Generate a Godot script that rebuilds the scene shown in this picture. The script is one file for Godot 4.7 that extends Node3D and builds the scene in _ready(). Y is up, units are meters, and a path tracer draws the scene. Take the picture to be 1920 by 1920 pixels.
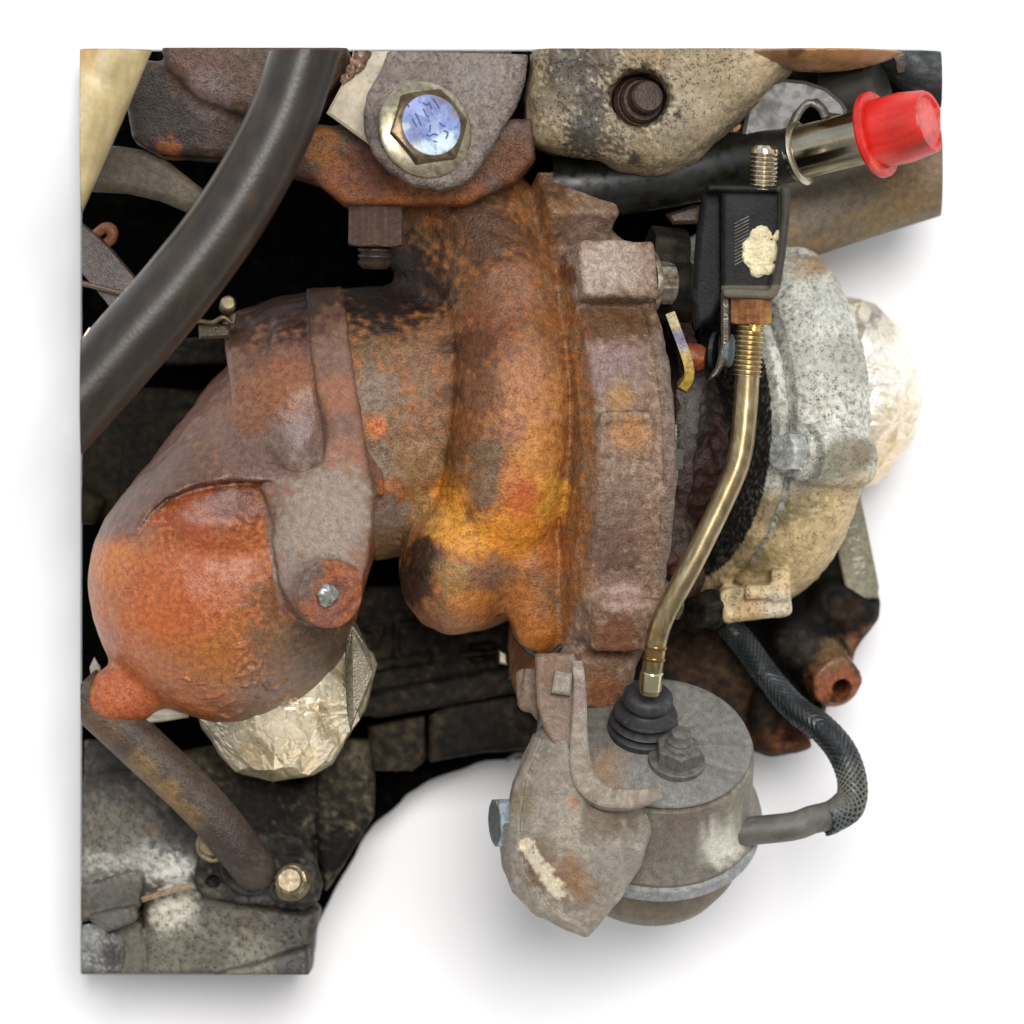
extends Node3D
# A rusty turbocharger on an old diesel engine, cut out in front of a white backdrop.
# Measurements are in units of about 0.16 mm: x to the right, y down, z towards the viewer.

const U := 0.00016
const CAMERA_AT := 14000.0
const LEFT := 154.0
const TOP := 96.0
const RIGHT := 1764.0
const BOTTOM := 1824.0

var depth := 0.0      # reference depth of the thing being built
var base := Vector3.ZERO
var mats := {}
var jobs: Array = []


# ---------------------------------------------------------------- distance fields
class Prim:
	var op := 0
	var k := 0.0
	var g := 0
	func d(_p: Vector3) -> float:
		return 1e9

class Cone extends Prim:
	var a: Vector3
	var ba: Vector3
	var ra: float
	var rb: float
	var ib: float
	func _init(a_: Vector3, b_: Vector3, ra_: float, rb_: float):
		a = a_
		ba = b_ - a_
		ra = ra_
		rb = rb_
		ib = 1.0 / maxf(ba.length_squared(), 1e-6)
	func d(p: Vector3) -> float:
		var pa := p - a
		var h := clampf(pa.dot(ba) * ib, 0.0, 1.0)
		return (pa - ba * h).length() - (ra + (rb - ra) * h)

class Block extends Prim:
	var c: Vector3
	var ux: Vector3
	var uy: Vector3
	var uz: Vector3
	var h: Vector3
	var r: float
	func _init(c_: Vector3, h_: Vector3, r_: float, b := Basis()):
		c = c_
		r = r_
		h = h_ - Vector3(r_, r_, r_)
		ux = b.x
		uy = b.y
		uz = b.z
	func d(p: Vector3) -> float:
		var q := p - c
		var e := Vector3(absf(q.dot(ux)) - h.x, absf(q.dot(uy)) - h.y, absf(q.dot(uz)) - h.z)
		return Vector3(maxf(e.x, 0.0), maxf(e.y, 0.0), maxf(e.z, 0.0)).length() + minf(maxf(e.x, maxf(e.y, e.z)), 0.0) - r

class Rod extends Prim:
	var c: Vector3
	var a: Vector3
	var h: float
	var rad: float
	var r: float
	func _init(from: Vector3, to: Vector3, rad_: float, r_: float):
		c = (from + to) * 0.5
		a = (to - from).normalized()
		r = r_
		h = (to - from).length() * 0.5 - r_
		rad = rad_ - r_
	func d(p: Vector3) -> float:
		var q := p - c
		var t := q.dot(a)
		var x := (q - a * t).length() - rad
		var y := absf(t) - h
		return Vector2(maxf(x, 0.0), maxf(y, 0.0)).length() + minf(maxf(x, y), 0.0) - r

class Ell extends Prim:
	var c: Vector3
	var ir: Vector3
	func _init(c_: Vector3, r_: Vector3):
		c = c_
		ir = Vector3.ONE / r_
	func d(p: Vector3) -> float:
		var q := (p - c) * ir
		var k0 := q.length()
		var k1 := (q * ir).length()
		return k0 * (k0 - 1.0) / maxf(k1, 1e-6)

class Ring extends Prim:
	var c: Vector3
	var e1: Vector3
	var e2: Vector3
	var a: Vector3
	var R: float
	var r0: float
	var r1: float
	var s: float
	func _init(c_: Vector3, down: Vector3, front: Vector3, R_: float, r_start: float, r_end: float, flat := 1.0):
		c = c_
		e1 = down.normalized()
		a = e1.cross(front).normalized()
		e2 = a.cross(e1).normalized()
		if e2.dot(front) < 0.0:
			e2 = -e2
		R = R_
		r0 = r_start
		r1 = r_end
		s = flat
	func d(p: Vector3) -> float:
		var q := p - c
		var x := q.dot(e1)
		var y := q.dot(e2)
		var t := absf(atan2(y, x)) / PI
		var r := r0 + (r1 - r0) * t
		return Vector2(Vector2(x, y).length() - R, q.dot(a) * s).length() - r

# a closed outline, turned about an axis
class Turned extends Prim:
	var o: Vector3
	var a: Vector3
	var v: PackedVector2Array
	var r: float
	func _init(o_: Vector3, a_: Vector3, v_: PackedVector2Array, r_ := 0.0):
		o = o_
		a = a_.normalized()
		v = v_
		r = r_
	func d(p: Vector3) -> float:
		var q := p - o
		var t := q.dot(a)
		var w := Vector2(t, (q - a * t).length())
		var n := v.size()
		var best := (w - v[0]).length_squared()
		var sg := 1.0
		var j := n - 1
		for i in n:
			var vi := v[i]
			var vj := v[j]
			var e := vj - vi
			var f := w - vi
			var b := f - e * clampf(f.dot(e) / e.length_squared(), 0.0, 1.0)
			best = minf(best, b.length_squared())
			var c1 := w.y >= vi.y
			var c2 := w.y < vj.y
			var c3 := e.x * f.y > e.y * f.x
			if (c1 and c2 and c3) or (not c1 and not c2 and not c3):
				sg = -sg
			j = i
		return sg * sqrt(best) - r

# a closed outline in x and y, given thickness along z
class Slab extends Prim:
	var v: PackedVector2Array
	var z: float
	var h: float
	var r: float
	var lo: Vector2
	var hi: Vector2
	var tilt: Vector2
	var o: Vector2
	func _init(v_: PackedVector2Array, z0: float, z1: float, r_: float, tilt_ := Vector2.ZERO):
		v = v_
		z = (z0 + z1) * 0.5
		h = absf(z1 - z0) * 0.5 - r_
		r = r_
		tilt = tilt_
		lo = v[0]
		hi = v[0]
		for q in v:
			lo = lo.min(q)
			hi = hi.max(q)
		o = (lo + hi) * 0.5
	func d(p: Vector3) -> float:
		var w := Vector2(p.x, p.y)
		var out := Vector2(maxf(maxf(lo.x - w.x, w.x - hi.x), 0.0), maxf(maxf(lo.y - w.y, w.y - hi.y), 0.0))
		var x: float
		if out.length_squared() > 14400.0:
			x = out.length()
		else:
			var n := v.size()
			var best := (w - v[0]).length_squared()
			var sg := 1.0
			var j := n - 1
			for i in n:
				var vi := v[i]
				var vj := v[j]
				var e := vj - vi
				var f := w - vi
				var b := f - e * clampf(f.dot(e) / e.length_squared(), 0.0, 1.0)
				best = minf(best, b.length_squared())
				var c1 := w.y >= vi.y
				var c2 := w.y < vj.y
				var c3 := e.x * f.y > e.y * f.x
				if (c1 and c2 and c3) or (not c1 and not c2 and not c3):
					sg = -sg
				j = i
			x = sg * sqrt(best)
		x += r
		var y := absf(p.z - z - tilt.dot(w - o)) - h
		return Vector2(maxf(x, 0.0), maxf(y, 0.0)).length() + minf(maxf(x, y), 0.0) - r

class Both extends Prim:
	var p1: Prim
	var p2: Prim
	var kk: float
	func _init(a: Prim, b: Prim, k_ := 0.0):
		p1 = a
		p2 = b
		kk = k_
	func d(p: Vector3) -> float:
		var x := p1.d(p)
		var y := p2.d(p)
		if kk <= 0.0:
			return maxf(x, y)
		var h := maxf(kk - absf(x - y), 0.0) / kk
		return maxf(x, y) + h * h * kk * 0.25

class Field:
	var prims: Array = []
	var lo: Vector3
	var hi: Vector3
	var cell := 6.0
	var noise: FastNoiseLite
	var amp := 0.0
	var per := 60.0
	var paint: Callable
	var parts := {}       # group -> [positions, normals, colours, indices]
	var kmax := 0.0
	var cut := true
	func add(p: Prim, g := 0, k := 0.0, op := 0) -> Field:
		p.g = g
		p.k = k
		p.op = op
		prims.append(p)
		kmax = maxf(kmax, k)
		return self
	func value(p: Vector3, list: Array) -> float:
		var d := 1e9
		for q: Prim in list:
			var e: float = q.d(p)
			var k: float = q.k
			if q.op == 0:
				if k > 0.0:
					var h := maxf(k - absf(d - e), 0.0) / k
					d = minf(d, e) - h * h * k * 0.25
				else:
					d = minf(d, e)
			else:
				if q.op == 1:
					e = -e
				if k > 0.0:
					var h := maxf(k - absf(d - e), 0.0) / k
					d = maxf(d, e) + h * h * k * 0.25
				else:
					d = maxf(d, e)
		if amp > 0.0:
			d += amp * noise.get_noise_3d(p.x / per, p.y / per, p.z / per)
		return d
	func surface_z(x: float, y: float, from: float) -> float:
		var z := from
		for i in 60:
			var d := value(Vector3(x, y, z), prims)
			if d < 0.3:
				break
			z -= d * 0.9
		return z
	func group_at(p: Vector3, list: Array) -> int:
		var best := 1e9
		var g := 0
		for q: Prim in list:
			if q.op != 0:
				continue
			var e: float = q.d(p)
			if e < best:
				best = e
				g = q.g
		return g
	const S := 4096
	var lists := {}
	var seen := {}
	func list_at(x: int, y: int, z: int) -> Array:
		var key := (x >> 3) + (y >> 3) * S + (z >> 3) * S * S
		if lists.has(key):
			return lists[key]
		var br := cell * 8.0 * 0.5 * 1.7321
		var c := lo + (Vector3(x >> 3, y >> 3, z >> 3) + Vector3.ONE * 0.5) * cell * 8.0
		var ub := 1e9
		var es := PackedFloat32Array()
		for q: Prim in prims:
			var e: float = q.d(c)
			es.append(e)
			if q.op == 0:
				ub = minf(ub, e)
		var list: Array = []
		for i in prims.size():
			var q: Prim = prims[i]
			if q.op == 0:
				if es[i] < ub + 2.1 * br + kmax:
					list.append(q)
			elif q.op == 1:
				if es[i] < 2.2 * br + q.k:
					list.append(q)
			elif es[i] > -2.2 * br - q.k:
				list.append(q)
		lists[key] = list
		return list
	func sample(x: int, y: int, z: int) -> float:
		var key := x + y * S + z * S * S
		var known: Variant = seen.get(key)
		if known != null:
			return known
		var d := value(lo + Vector3(x, y, z) * cell, list_at(x, y, z))
		seen[key] = d
		return d
	# surface nets, following the surface from seeds found on a coarse grid
	func build() -> void:
		if cut:
			lo.x = maxf(lo.x, 148.0)
			hi.x = minf(hi.x, 1770.0)
			lo.y = maxf(lo.y, 90.0)
			hi.y = minf(hi.y, 1830.0)
			add(Block.new(Vector3(959, 960, 0), Vector3(805, 864, 3000), 0.0), 0, 0.0, 2)
		var size := Vector3i(((hi - lo) / cell).ceil())
		const C := 6
		var queue := PackedInt64Array()
		var nc := size / C
		for z in nc.z + 1:
			for y in nc.y + 1:
				for x in nc.x + 1:
					var d0 := sample(x * C, y * C, z * C)
					for ax in 3:
						var st := Vector3i(C if ax == 0 else 0, C if ax == 1 else 0, C if ax == 2 else 0)
						var q := Vector3i(x * C, y * C, z * C)
						if q[ax] + C > size[ax]:
							continue
						var d1 := sample(q.x + st.x, q.y + st.y, q.z + st.z)
						if (d0 < 0.0) != (d1 < 0.0):
							var one := st / C
							for j in C:
								var p := q + one * j
								if (sample(p.x, p.y, p.z) < 0.0) != (sample(p.x + one.x, p.y + one.y, p.z + one.z) < 0.0):
									queue.append(p.x + p.y * S + p.z * S * S)
									break
		var pos := PackedVector3Array()
		var nor := PackedVector3Array()
		var grp := PackedInt32Array()
		var at := {}
		var done := {}
		var edges := PackedInt64Array()
		while queue.size():
			var key := queue[-1]
			queue.remove_at(queue.size() - 1)
			if done.has(key):
				continue
			done[key] = true
			var x := key % S
			var y := (key / S) % S
			var z := key / (S * S)
			if x < 0 or y < 0 or z < 0 or x >= size.x or y >= size.y or z >= size.z:
				continue
			var a := sample(x, y, z)
			var b := sample(x + 1, y, z)
			var c := sample(x, y + 1, z)
			var d := sample(x + 1, y + 1, z)
			var e := sample(x, y, z + 1)
			var f := sample(x + 1, y, z + 1)
			var g := sample(x, y + 1, z + 1)
			var h := sample(x + 1, y + 1, z + 1)
			var sa := a < 0.0
			var sb := b < 0.0
			var sc := c < 0.0
			var sd := d < 0.0
			var se := e < 0.0
			var sf := f < 0.0
			var sg := g < 0.0
			var sh := h < 0.0
			if sa == sb and sa == sc and sa == sd and sa == se and sa == sf and sa == sg and sa == sh:
				continue
			var sum := Vector3.ZERO
			var cnt := 0
			if sa != sb:
				sum += Vector3(a / (a - b), 0, 0)
				cnt += 1
				edges.append(key * 8 + (1 if sa else 0))
			if sc != sd:
				sum += Vector3(c / (c - d), 1, 0)
				cnt += 1
			if se != sf:
				sum += Vector3(e / (e - f), 0, 1)
				cnt += 1
			if sg != sh:
				sum += Vector3(g / (g - h), 1, 1)
				cnt += 1
			if sa != sc:
				sum += Vector3(0, a / (a - c), 0)
				cnt += 1
				edges.append(key * 8 + 2 + (1 if sa else 0))
			if sb != sd:
				sum += Vector3(1, b / (b - d), 0)
				cnt += 1
			if se != sg:
				sum += Vector3(0, e / (e - g), 1)
				cnt += 1
			if sf != sh:
				sum += Vector3(1, f / (f - h), 1)
				cnt += 1
			if sa != se:
				sum += Vector3(0, 0, a / (a - e))
				cnt += 1
				edges.append(key * 8 + 4 + (1 if sa else 0))
			if sb != sf:
				sum += Vector3(1, 0, b / (b - f))
				cnt += 1
			if sc != sg:
				sum += Vector3(0, 1, c / (c - g))
				cnt += 1
			if sd != sh:
				sum += Vector3(1, 1, d / (d - h))
				cnt += 1
			var w := sum / cnt
			var v := Vector3.ONE - w
			nor.append(Vector3(
				((b - a) * v.y + (d - c) * w.y) * v.z + ((f - e) * v.y + (h - g) * w.y) * w.z,
				((c - a) * v.x + (d - b) * w.x) * v.z + ((g - e) * v.x + (h - f) * w.x) * w.z,
				((e - a) * v.x + (f - b) * w.x) * v.y + ((g - c) * v.x + (h - d) * w.x) * w.y).normalized())
			var p := lo + (Vector3(x, y, z) + w) * cell
			if cut:
				if absf(p.x - 154.0) < cell * 0.75:
					p.x = 154.0
				if absf(p.x - 1764.0) < cell * 0.75:
					p.x = 1764.0
				if absf(p.y - 96.0) < cell * 0.75:
					p.y = 96.0
				if absf(p.y - 1824.0) < cell * 0.75:
					p.y = 1824.0
			at[key] = pos.size()
			pos.append(p)
			grp.append(group_at(p, list_at(x, y, z)))
			if not (sa == sc and sa == se and sa == sg) and x > 0:
				queue.append(key - 1)
			if not (sb == sd and sb == sf and sb == sh):
				queue.append(key + 1)
			if not (sa == sb and sa == se and sa == sf) and y > 0:
				queue.append(key - S)
			if not (sc == sd and sc == sg and sc == sh):
				queue.append(key + S)
			if not (sa == sb and sa == sc and sa == sd) and z > 0:
				queue.append(key - S * S)
			if not (se == sf and se == sg and se == sh):
				queue.append(key + S * S)
		seen.clear()
		lists.clear()
		var steps: Array = [[S, S * S], [S * S, 1], [1, S]]
		var remap := {}
		for e in edges:
			var key := e >> 3
			var axis := (e >> 1) & 3
			var u: int = steps[axis][0]
			var v: int = steps[axis][1]
			var ia: int = at.get(key - u - v, -1)
			var ib: int = at.get(key - v, -1)
			var ic: int = at.get(key, -1)
			var id: int = at.get(key - u, -1)
			if ia < 0 or ib < 0 or ic < 0 or id < 0:
				continue
			var q := PackedInt32Array([ia, ib, ic, id]) if (e & 1) == 1 else PackedInt32Array([id, ic, ib, ia])
			var g := grp[ia]
			if grp[ib] == grp[ic] or grp[ib] == grp[id]:
				g = grp[ib]
			elif grp[ic] == grp[id]:
				g = grp[ic]
			if not parts.has(g):
				parts[g] = [PackedVector3Array(), PackedVector3Array(), PackedColorArray(), PackedInt32Array()]
				remap[g] = {}
			var part: Array = parts[g]
			var mp: Dictionary = remap[g]
			var w := PackedInt32Array()
			for vi in q:
				var k: int = mp.get(vi, -1)
				if k < 0:
					k = part[0].size()
					mp[vi] = k
					part[0].append(pos[vi])
					part[1].append(nor[vi])
					part[2].append(paint.call(pos[vi], nor[vi]))
				w.append(k)
			part[3].append_array(PackedInt32Array([w[0], w[1], w[2], w[0], w[2], w[3]]))


# ---------------------------------------------------------------- colour
static func col(hex: String, gain := 0.8) -> Color:
	var c := Color(hex).srgb_to_linear()
	return Color(c.r * gain, c.g * gain, c.b * gain)

static func make_noise(s: int, oct := 3) -> FastNoiseLite:
	var n := FastNoiseLite.new()
	n.seed = s
	n.noise_type = FastNoiseLite.TYPE_SIMPLEX_SMOOTH
	n.frequency = 1.0
	n.fractal_octaves = oct
	return n

# blotches of three tones; spots are stains and painted-in light and shade: [x, y, radius, colour, strength]
static func mottle(c0: Color, c1: Color, c2: Color, s1 := 70.0, s2 := 22.0, spots: Array = [], sd := 1, rough := 0.5) -> Callable:
	var n1 := make_noise(sd)
	var n2 := make_noise(sd + 7)
	return func(p: Vector3, _n: Vector3) -> Color:
		var a := n1.get_noise_3d(p.x / s1, p.y / s1, p.z / s1)
		var b := n2.get_noise_3d(p.x / s2, p.y / s2, p.z / s2)
		var c := c0.lerp(c1, smoothstep(-0.4, 0.45, a + 0.3 * b))
		c = c.lerp(c2, smoothstep(0.0, 0.6, b + 0.25 * a))
		var fine := 1.0 + 0.22 * n1.get_noise_3d(p.x / 8.0 + 40.0, p.y / 8.0, p.z / 8.0)
		c = Color(c.r * fine, c.g * fine, c.b * fine)
		for s: Array in spots:
			var dx: float = p.x - s[0]
			var dy: float = p.y - s[1]
			var r: float = s[2]
			if absf(dx) > r * 1.6 or absf(dy) > r * 1.6:
				continue
			var w := smoothstep(1.15, 0.55, sqrt(dx * dx + dy * dy) / r + rough * b + 0.25 * rough * a)
			if w > 0.0:
				c = c.lerp(Color(s[3].r * fine, s[3].g * fine, s[3].b * fine), w * s[4])
		return c

static func plain(c: Color) -> Callable:
	return func(_p: Vector3, _n: Vector3) -> Color:
		return c

static func seamless(sd: int, freq: float, oct := 3, type := FastNoiseLite.TYPE_SIMPLEX_SMOOTH, side := 512) -> PackedByteArray:
	var n := FastNoiseLite.new()
	n.seed = sd
	n.noise_type = type
	n.frequency = freq
	n.fractal_octaves = oct
	var im := n.get_seamless_image(side, side)
	im.convert(Image.FORMAT_L8)
	return im.get_data()

static func picture(f: Callable, side := 512) -> ImageTexture:
	var d := PackedByteArray()
	d.resize(side * side * 3)
	for i in side * side:
		var c: Color = f.call(i)
		d[i * 3] = clampi(int(c.r * 255.0), 0, 255)
		d[i * 3 + 1] = clampi(int(c.g * 255.0), 0, 255)
		d[i * 3 + 2] = clampi(int(c.b * 255.0), 0, 255)
	return ImageTexture.create_from_image(Image.create_from_data(side, side, false, Image.FORMAT_RGB8, d))

func material(called: String, tex: Texture2D, tile: float, rough: float, metal := 0.0, bump: Texture2D = null, relief := 0.0, spec := 0.5) -> StandardMaterial3D:
	var m := StandardMaterial3D.new()
	m.resource_name = called
	m.vertex_color_use_as_albedo = true
	m.albedo_texture = tex
	m.uv1_triplanar = true
	m.uv1_scale = Vector3.ONE / (tile * U)
	m.roughness = rough
	m.metallic = metal
	m.metallic_specular = spec
	if bump:
		m.heightmap_enabled = true
		m.heightmap_texture = bump
		m.heightmap_scale = relief * U * 100.0
	mats[called] = m
	return m


# ---------------------------------------------------------------- putting meshes into the scene
func place(p: Vector3) -> Vector3:
	var s := (CAMERA_AT - depth) / CAMERA_AT
	return Vector3((p.x - 960.0) * s, (960.0 - p.y) * s, p.z) * U

func thing(called: String, label: String, category: String, foot: Vector3, at_depth := 1e9, group := "") -> Node3D:
	depth = foot.z if at_depth > 1e8 else at_depth
	var o := Node3D.new()
	o.name = called
	add_child(o, true)
	if o.name != called:
		var n := 1
		while has_node("%s_%03d" % [called, n]):
			n += 1
		o.name = "%s_%03d" % [called, n]
	base = place(foot)
	o.position = base
	o.set_meta("label", label)
	o.set_meta("category", category)
	if group:
		o.set_meta("group", group)
	return o

func name_part(o: Node, called: String, parent: Node) -> void:
	o.name = called
	var n := 0
	while parent.has_node(NodePath(o.name)):
		n += 1
		o.name = "%s_%03d" % [called, n]
	parent.add_child(o, true)

func put(called: String, pos: PackedVector3Array, nor: PackedVector3Array, cols: PackedColorArray, idx: PackedInt32Array, m: Material, parent: Node, kind := "") -> MeshInstance3D:
	var s := (CAMERA_AT - depth) / CAMERA_AT
	var v := PackedVector3Array()
	var n := PackedVector3Array()
	v.resize(pos.size())
	n.resize(pos.size())
	for i in pos.size():
		var p := pos[i]
		v[i] = Vector3((p.x - 960.0) * s, (960.0 - p.y) * s, p.z) * U - base
		n[i] = Vector3(nor[i].x, -nor[i].y, nor[i].z)
	var a := []
	a.resize(Mesh.ARRAY_MAX)
	a[Mesh.ARRAY_VERTEX] = v
	a[Mesh.ARRAY_NORMAL] = n
	a[Mesh.ARRAY_COLOR] = cols
	if idx.size():
		a[Mesh.ARRAY_INDEX] = idx
	var me := ArrayMesh.new()
	me.add_surface_from_arrays(Mesh.PRIMITIVE_TRIANGLES, a)
	me.surface_set_material(0, m)
	var o := MeshInstance3D.new()
	o.mesh = me
	name_part(o, called, parent)
	if kind:
		o.set_meta("kind", kind)
	return o

# a soup of triangles: outward is the side from which cross(b - a, c - a) points
func solid(called: String, t: PackedVector3Array, m: Material, parent: Node, paint: Callable, crease := 40.0, clip := true, kind := "") -> MeshInstance3D:
	var vol := 0.0
	var mid := t[0]
	for i in range(0, t.size(), 3):
		vol += (t[i] - mid).dot((t[i + 1] - mid).cross(t[i + 2] - mid))
	if vol < 0.0:
		for i in range(0, t.size(), 3):
			var h := t[i + 1]
			t[i + 1] = t[i + 2]
			t[i + 2] = h
	if clip:
		for pl: Array in [[Vector3(1, 0, 0), LEFT], [Vector3(-1, 0, 0), -RIGHT], [Vector3(0, 1, 0), TOP], [Vector3(0, -1, 0), -BOTTOM]]:
			t = sliced(t, pl[0], pl[1])
	if t.is_empty():
		return null
	var near := {}
	var fn := PackedVector3Array()
	for i in range(0, t.size(), 3):
		var n := (t[i + 1] - t[i]).cross(t[i + 2] - t[i])
		fn.append(n)
		for j in 3:
			var key := Vector3i((t[i + j] * 20.0).round())
			if near.has(key):
				near[key].append(i / 3)
			else:
				near[key] = PackedInt32Array([i / 3])
	var nor := PackedVector3Array()
	var cols := PackedColorArray()
	nor.resize(t.size())
	cols.resize(t.size())
	var lim := cos(deg_to_rad(crease))
	for i in t.size():
		var f := fn[i / 3]
		var fl := f.normalized()
		var sum := Vector3.ZERO
		var key := Vector3i((t[i] * 20.0).round())
		for j: int in near[key]:
			var g := fn[j]
			if g.normalized().dot(fl) >= lim:
				sum += g
		nor[i] = sum.normalized() if sum.length_squared() > 1e-12 else Vector3(0, 0, 1)
		cols[i] = paint.call(t[i], nor[i])
	return put(called, t, nor, cols, PackedInt32Array(), m, parent, kind)

func sliced(t: PackedVector3Array, n: Vector3, w: float) -> PackedVector3Array:
	var out := PackedVector3Array()
	var rim := PackedVector3Array()
	for i in range(0, t.size(), 3):
		var dd := [t[i].dot(n) - w, t[i + 1].dot(n) - w, t[i + 2].dot(n) - w]
		if dd[0] >= 0.0 and dd[1] >= 0.0 and dd[2] >= 0.0:
			out.append_array(PackedVector3Array([t[i], t[i + 1], t[i + 2]]))
			continue
		if dd[0] < 0.0 and dd[1] < 0.0 and dd[2] < 0.0:
			continue
		var poly := PackedVector3Array()
		var cutp := PackedVector3Array()
		for j in 3:
			var a := t[i + j]
			var b := t[i + (j + 1) % 3]
			var da: float = dd[j]
			var db: float = dd[(j + 1) % 3]
			if da >= 0.0:
				poly.append(a)
			if (da >= 0.0) != (db >= 0.0):
				var q := a.lerp(b, da / (da - db))
				poly.append(q)
				cutp.append(q if da >= 0.0 else -Vector3.ONE * 1e7)
				if da < 0.0:
					cutp[-1] = q
					cutp.append(Vector3.ONE * 1e7)
		for j in range(1, poly.size() - 1):
			out.append_array(PackedVector3Array([poly[0], poly[j], poly[j + 1]]))
		# leaving point then entering point, in the order of the polygon
		var pts := PackedVector3Array()
		for q in cutp:
			if q.x < 9e6 and q.x > -9e6:
				pts.append(q)
		if pts.size() == 2:
			# order: the edge of the polygon that lies in the plane runs from the leaving to the entering point
			if dd[0] >= 0.0:
				rim.append_array(PackedVector3Array([pts[0], pts[1]]))
			else:
				rim.append_array(PackedVector3Array([pts[1], pts[0]]))
	if rim.size() >= 6:
		var mid := Vector3.ZERO
		for q in rim:
			mid += q
		mid /= rim.size()
		for i in range(0, rim.size(), 2):
			var tri := [rim[i + 1], rim[i], mid]
			if (tri[1] - tri[0]).cross(tri[2] - tri[0]).dot(n) > 0.0:
				tri = [rim[i], rim[i + 1], mid]
			out.append_array(PackedVector3Array(tri))
	return out

func field(called: Array, f: Field, m: Variant, parent: Node, paint: Callable, labels := {}) -> Field:
	f.paint = paint
	f.noise = make_noise(jobs.size() * 13 + 5, 3)
	jobs.append([f, called, m, parent, depth, base, labels])
	return f

func run_jobs() -> void:
	for j: Array in jobs:
		j[0].build()
		depth = j[4]
		base = j[5]
		var f: Field = j[0]
		var keys := f.parts.keys()
		keys.sort()
		for g: int in keys:
			var part: Array = f.parts[g]
			var m: Material = j[2][mini(g, j[2].size() - 1)] if j[2] is Array else j[2]
			var o := put(j[1][mini(g, j[1].size() - 1)], part[0], part[1], part[2], part[3], m, j[3])
			if j[6].has(g):
				o.set_meta("label", j[6][g])
	jobs.clear()


# ---------------------------------------------------------------- shapes as soups
static func axes(a: Vector3) -> Array:
	a = a.normalized()
	var u := a.cross(Vector3(0, 0, 1) if absf(a.z) < 0.8 else Vector3(0, 1, 0)).normalized()
	return [a, u, a.cross(u).normalized()]

static func quad(out: PackedVector3Array, a: Vector3, b: Vector3, c: Vector3, d: Vector3) -> void:
	out.append_array(PackedVector3Array([a, b, c, a, c, d]))

# profile: points (along the axis, radius)
static func lathe(o: Vector3, axis: Vector3, prof: Array, segs := 48, closed := false) -> PackedVector3Array:
	var f := axes(axis)
	var out := PackedVector3Array()
	var rows := []
	var pr := prof.duplicate()
	if not closed:
		if pr[0].y > 0.01:
			pr.push_front(Vector2(pr[0].x, 0.0))
		if pr[-1].y > 0.01:
			pr.append(Vector2(pr[-1].x, 0.0))
	for q: Vector2 in pr:
		var row := PackedVector3Array()
		for i in segs:
			var t := TAU * i / segs
			row.append(o + f[0] * q.x + (f[1] * cos(t) + f[2] * sin(t)) * q.y)
		rows.append(row)
	var n := rows.size()
	for r in (n if closed else n - 1):
		var A: PackedVector3Array = rows[r]
		var B: PackedVector3Array = rows[(r + 1) % n]
		for i in segs:
			var j := (i + 1) % segs
			if pr[r].y < 0.01:
				out.append_array(PackedVector3Array([A[0], B[j], B[i]]))
			elif pr[(r + 1) % n].y < 0.01:
				out.append_array(PackedVector3Array([A[i], A[j], B[0]]))
			else:
				quad(out, A[i], A[j], B[j], B[i])
	return out

static func smooth_path(pts: Array, per := 6) -> PackedVector3Array:
	var out := PackedVector3Array()
	var n := pts.size()
	for i in n - 1:
		var p0: Vector3 = pts[maxi(i - 1, 0)]
		var p1: Vector3 = pts[i]
		var p2: Vector3 = pts[i + 1]
		var p3: Vector3 = pts[mini(i + 2, n - 1)]
		for j in per:
			out.append(p1.cubic_interpolate(p2, p0, p3, float(j) / per))
	out.append(pts[-1])
	return out

# radius: a number, or a list of numbers spread evenly along the path; section: outline round the path in units of the radius
static func tube(pts: Array, radius: Variant, segs := 32, per := 6, section := PackedVector2Array(), up := Vector3(0, 0, 1), inner := 0.0) -> PackedVector3Array:
	var path := smooth_path(pts, per)
	var sec := section
	if sec.is_empty():
		for i in segs:
			sec.append(Vector2(cos(TAU * i / segs), sin(TAU * i / segs)))
	var n := path.size()
	var rows := []
	var side := Vector3.ZERO
	for i in n:
		var t := (path[mini(i + 1, n - 1)] - path[maxi(i - 1, 0)]).normalized()
		if i == 0:
			side = t.cross(up).normalized()
		side = (side - t * side.dot(t)).normalized()
		var v := t.cross(side)
		var r: float
		if radius is Array:
			var x: float = float(i) / (n - 1) * (radius.size() - 1)
			var k := mini(int(x), radius.size() - 2)
			r = lerpf(radius[k], radius[k + 1], x - k)
		else:
			r = radius
		var row := PackedVector3Array()
		for q in sec:
			row.append(path[i] + (side * q.x + v * q.y) * r)
		rows.append(row)
	var out := PackedVector3Array()
	var m := sec.size()
	for i in n - 1:
		for j in m:
			var k := (j + 1) % m
			quad(out, rows[i][j], rows[i][k], rows[i + 1][k], rows[i + 1][j])
	var tri := Geometry2D.triangulate_polygon(sec)
	for i in range(0, tri.size(), 3):
		out.append_array(PackedVector3Array([rows[0][tri[i]], rows[0][tri[i + 2]], rows[0][tri[i + 1]]]))
		out.append_array(PackedVector3Array([rows[n - 1][tri[i]], rows[n - 1][tri[i + 1]], rows[n - 1][tri[i + 2]]]))
	# both ends face outwards when the sides do
	return oriented(out, rows, m)

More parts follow.
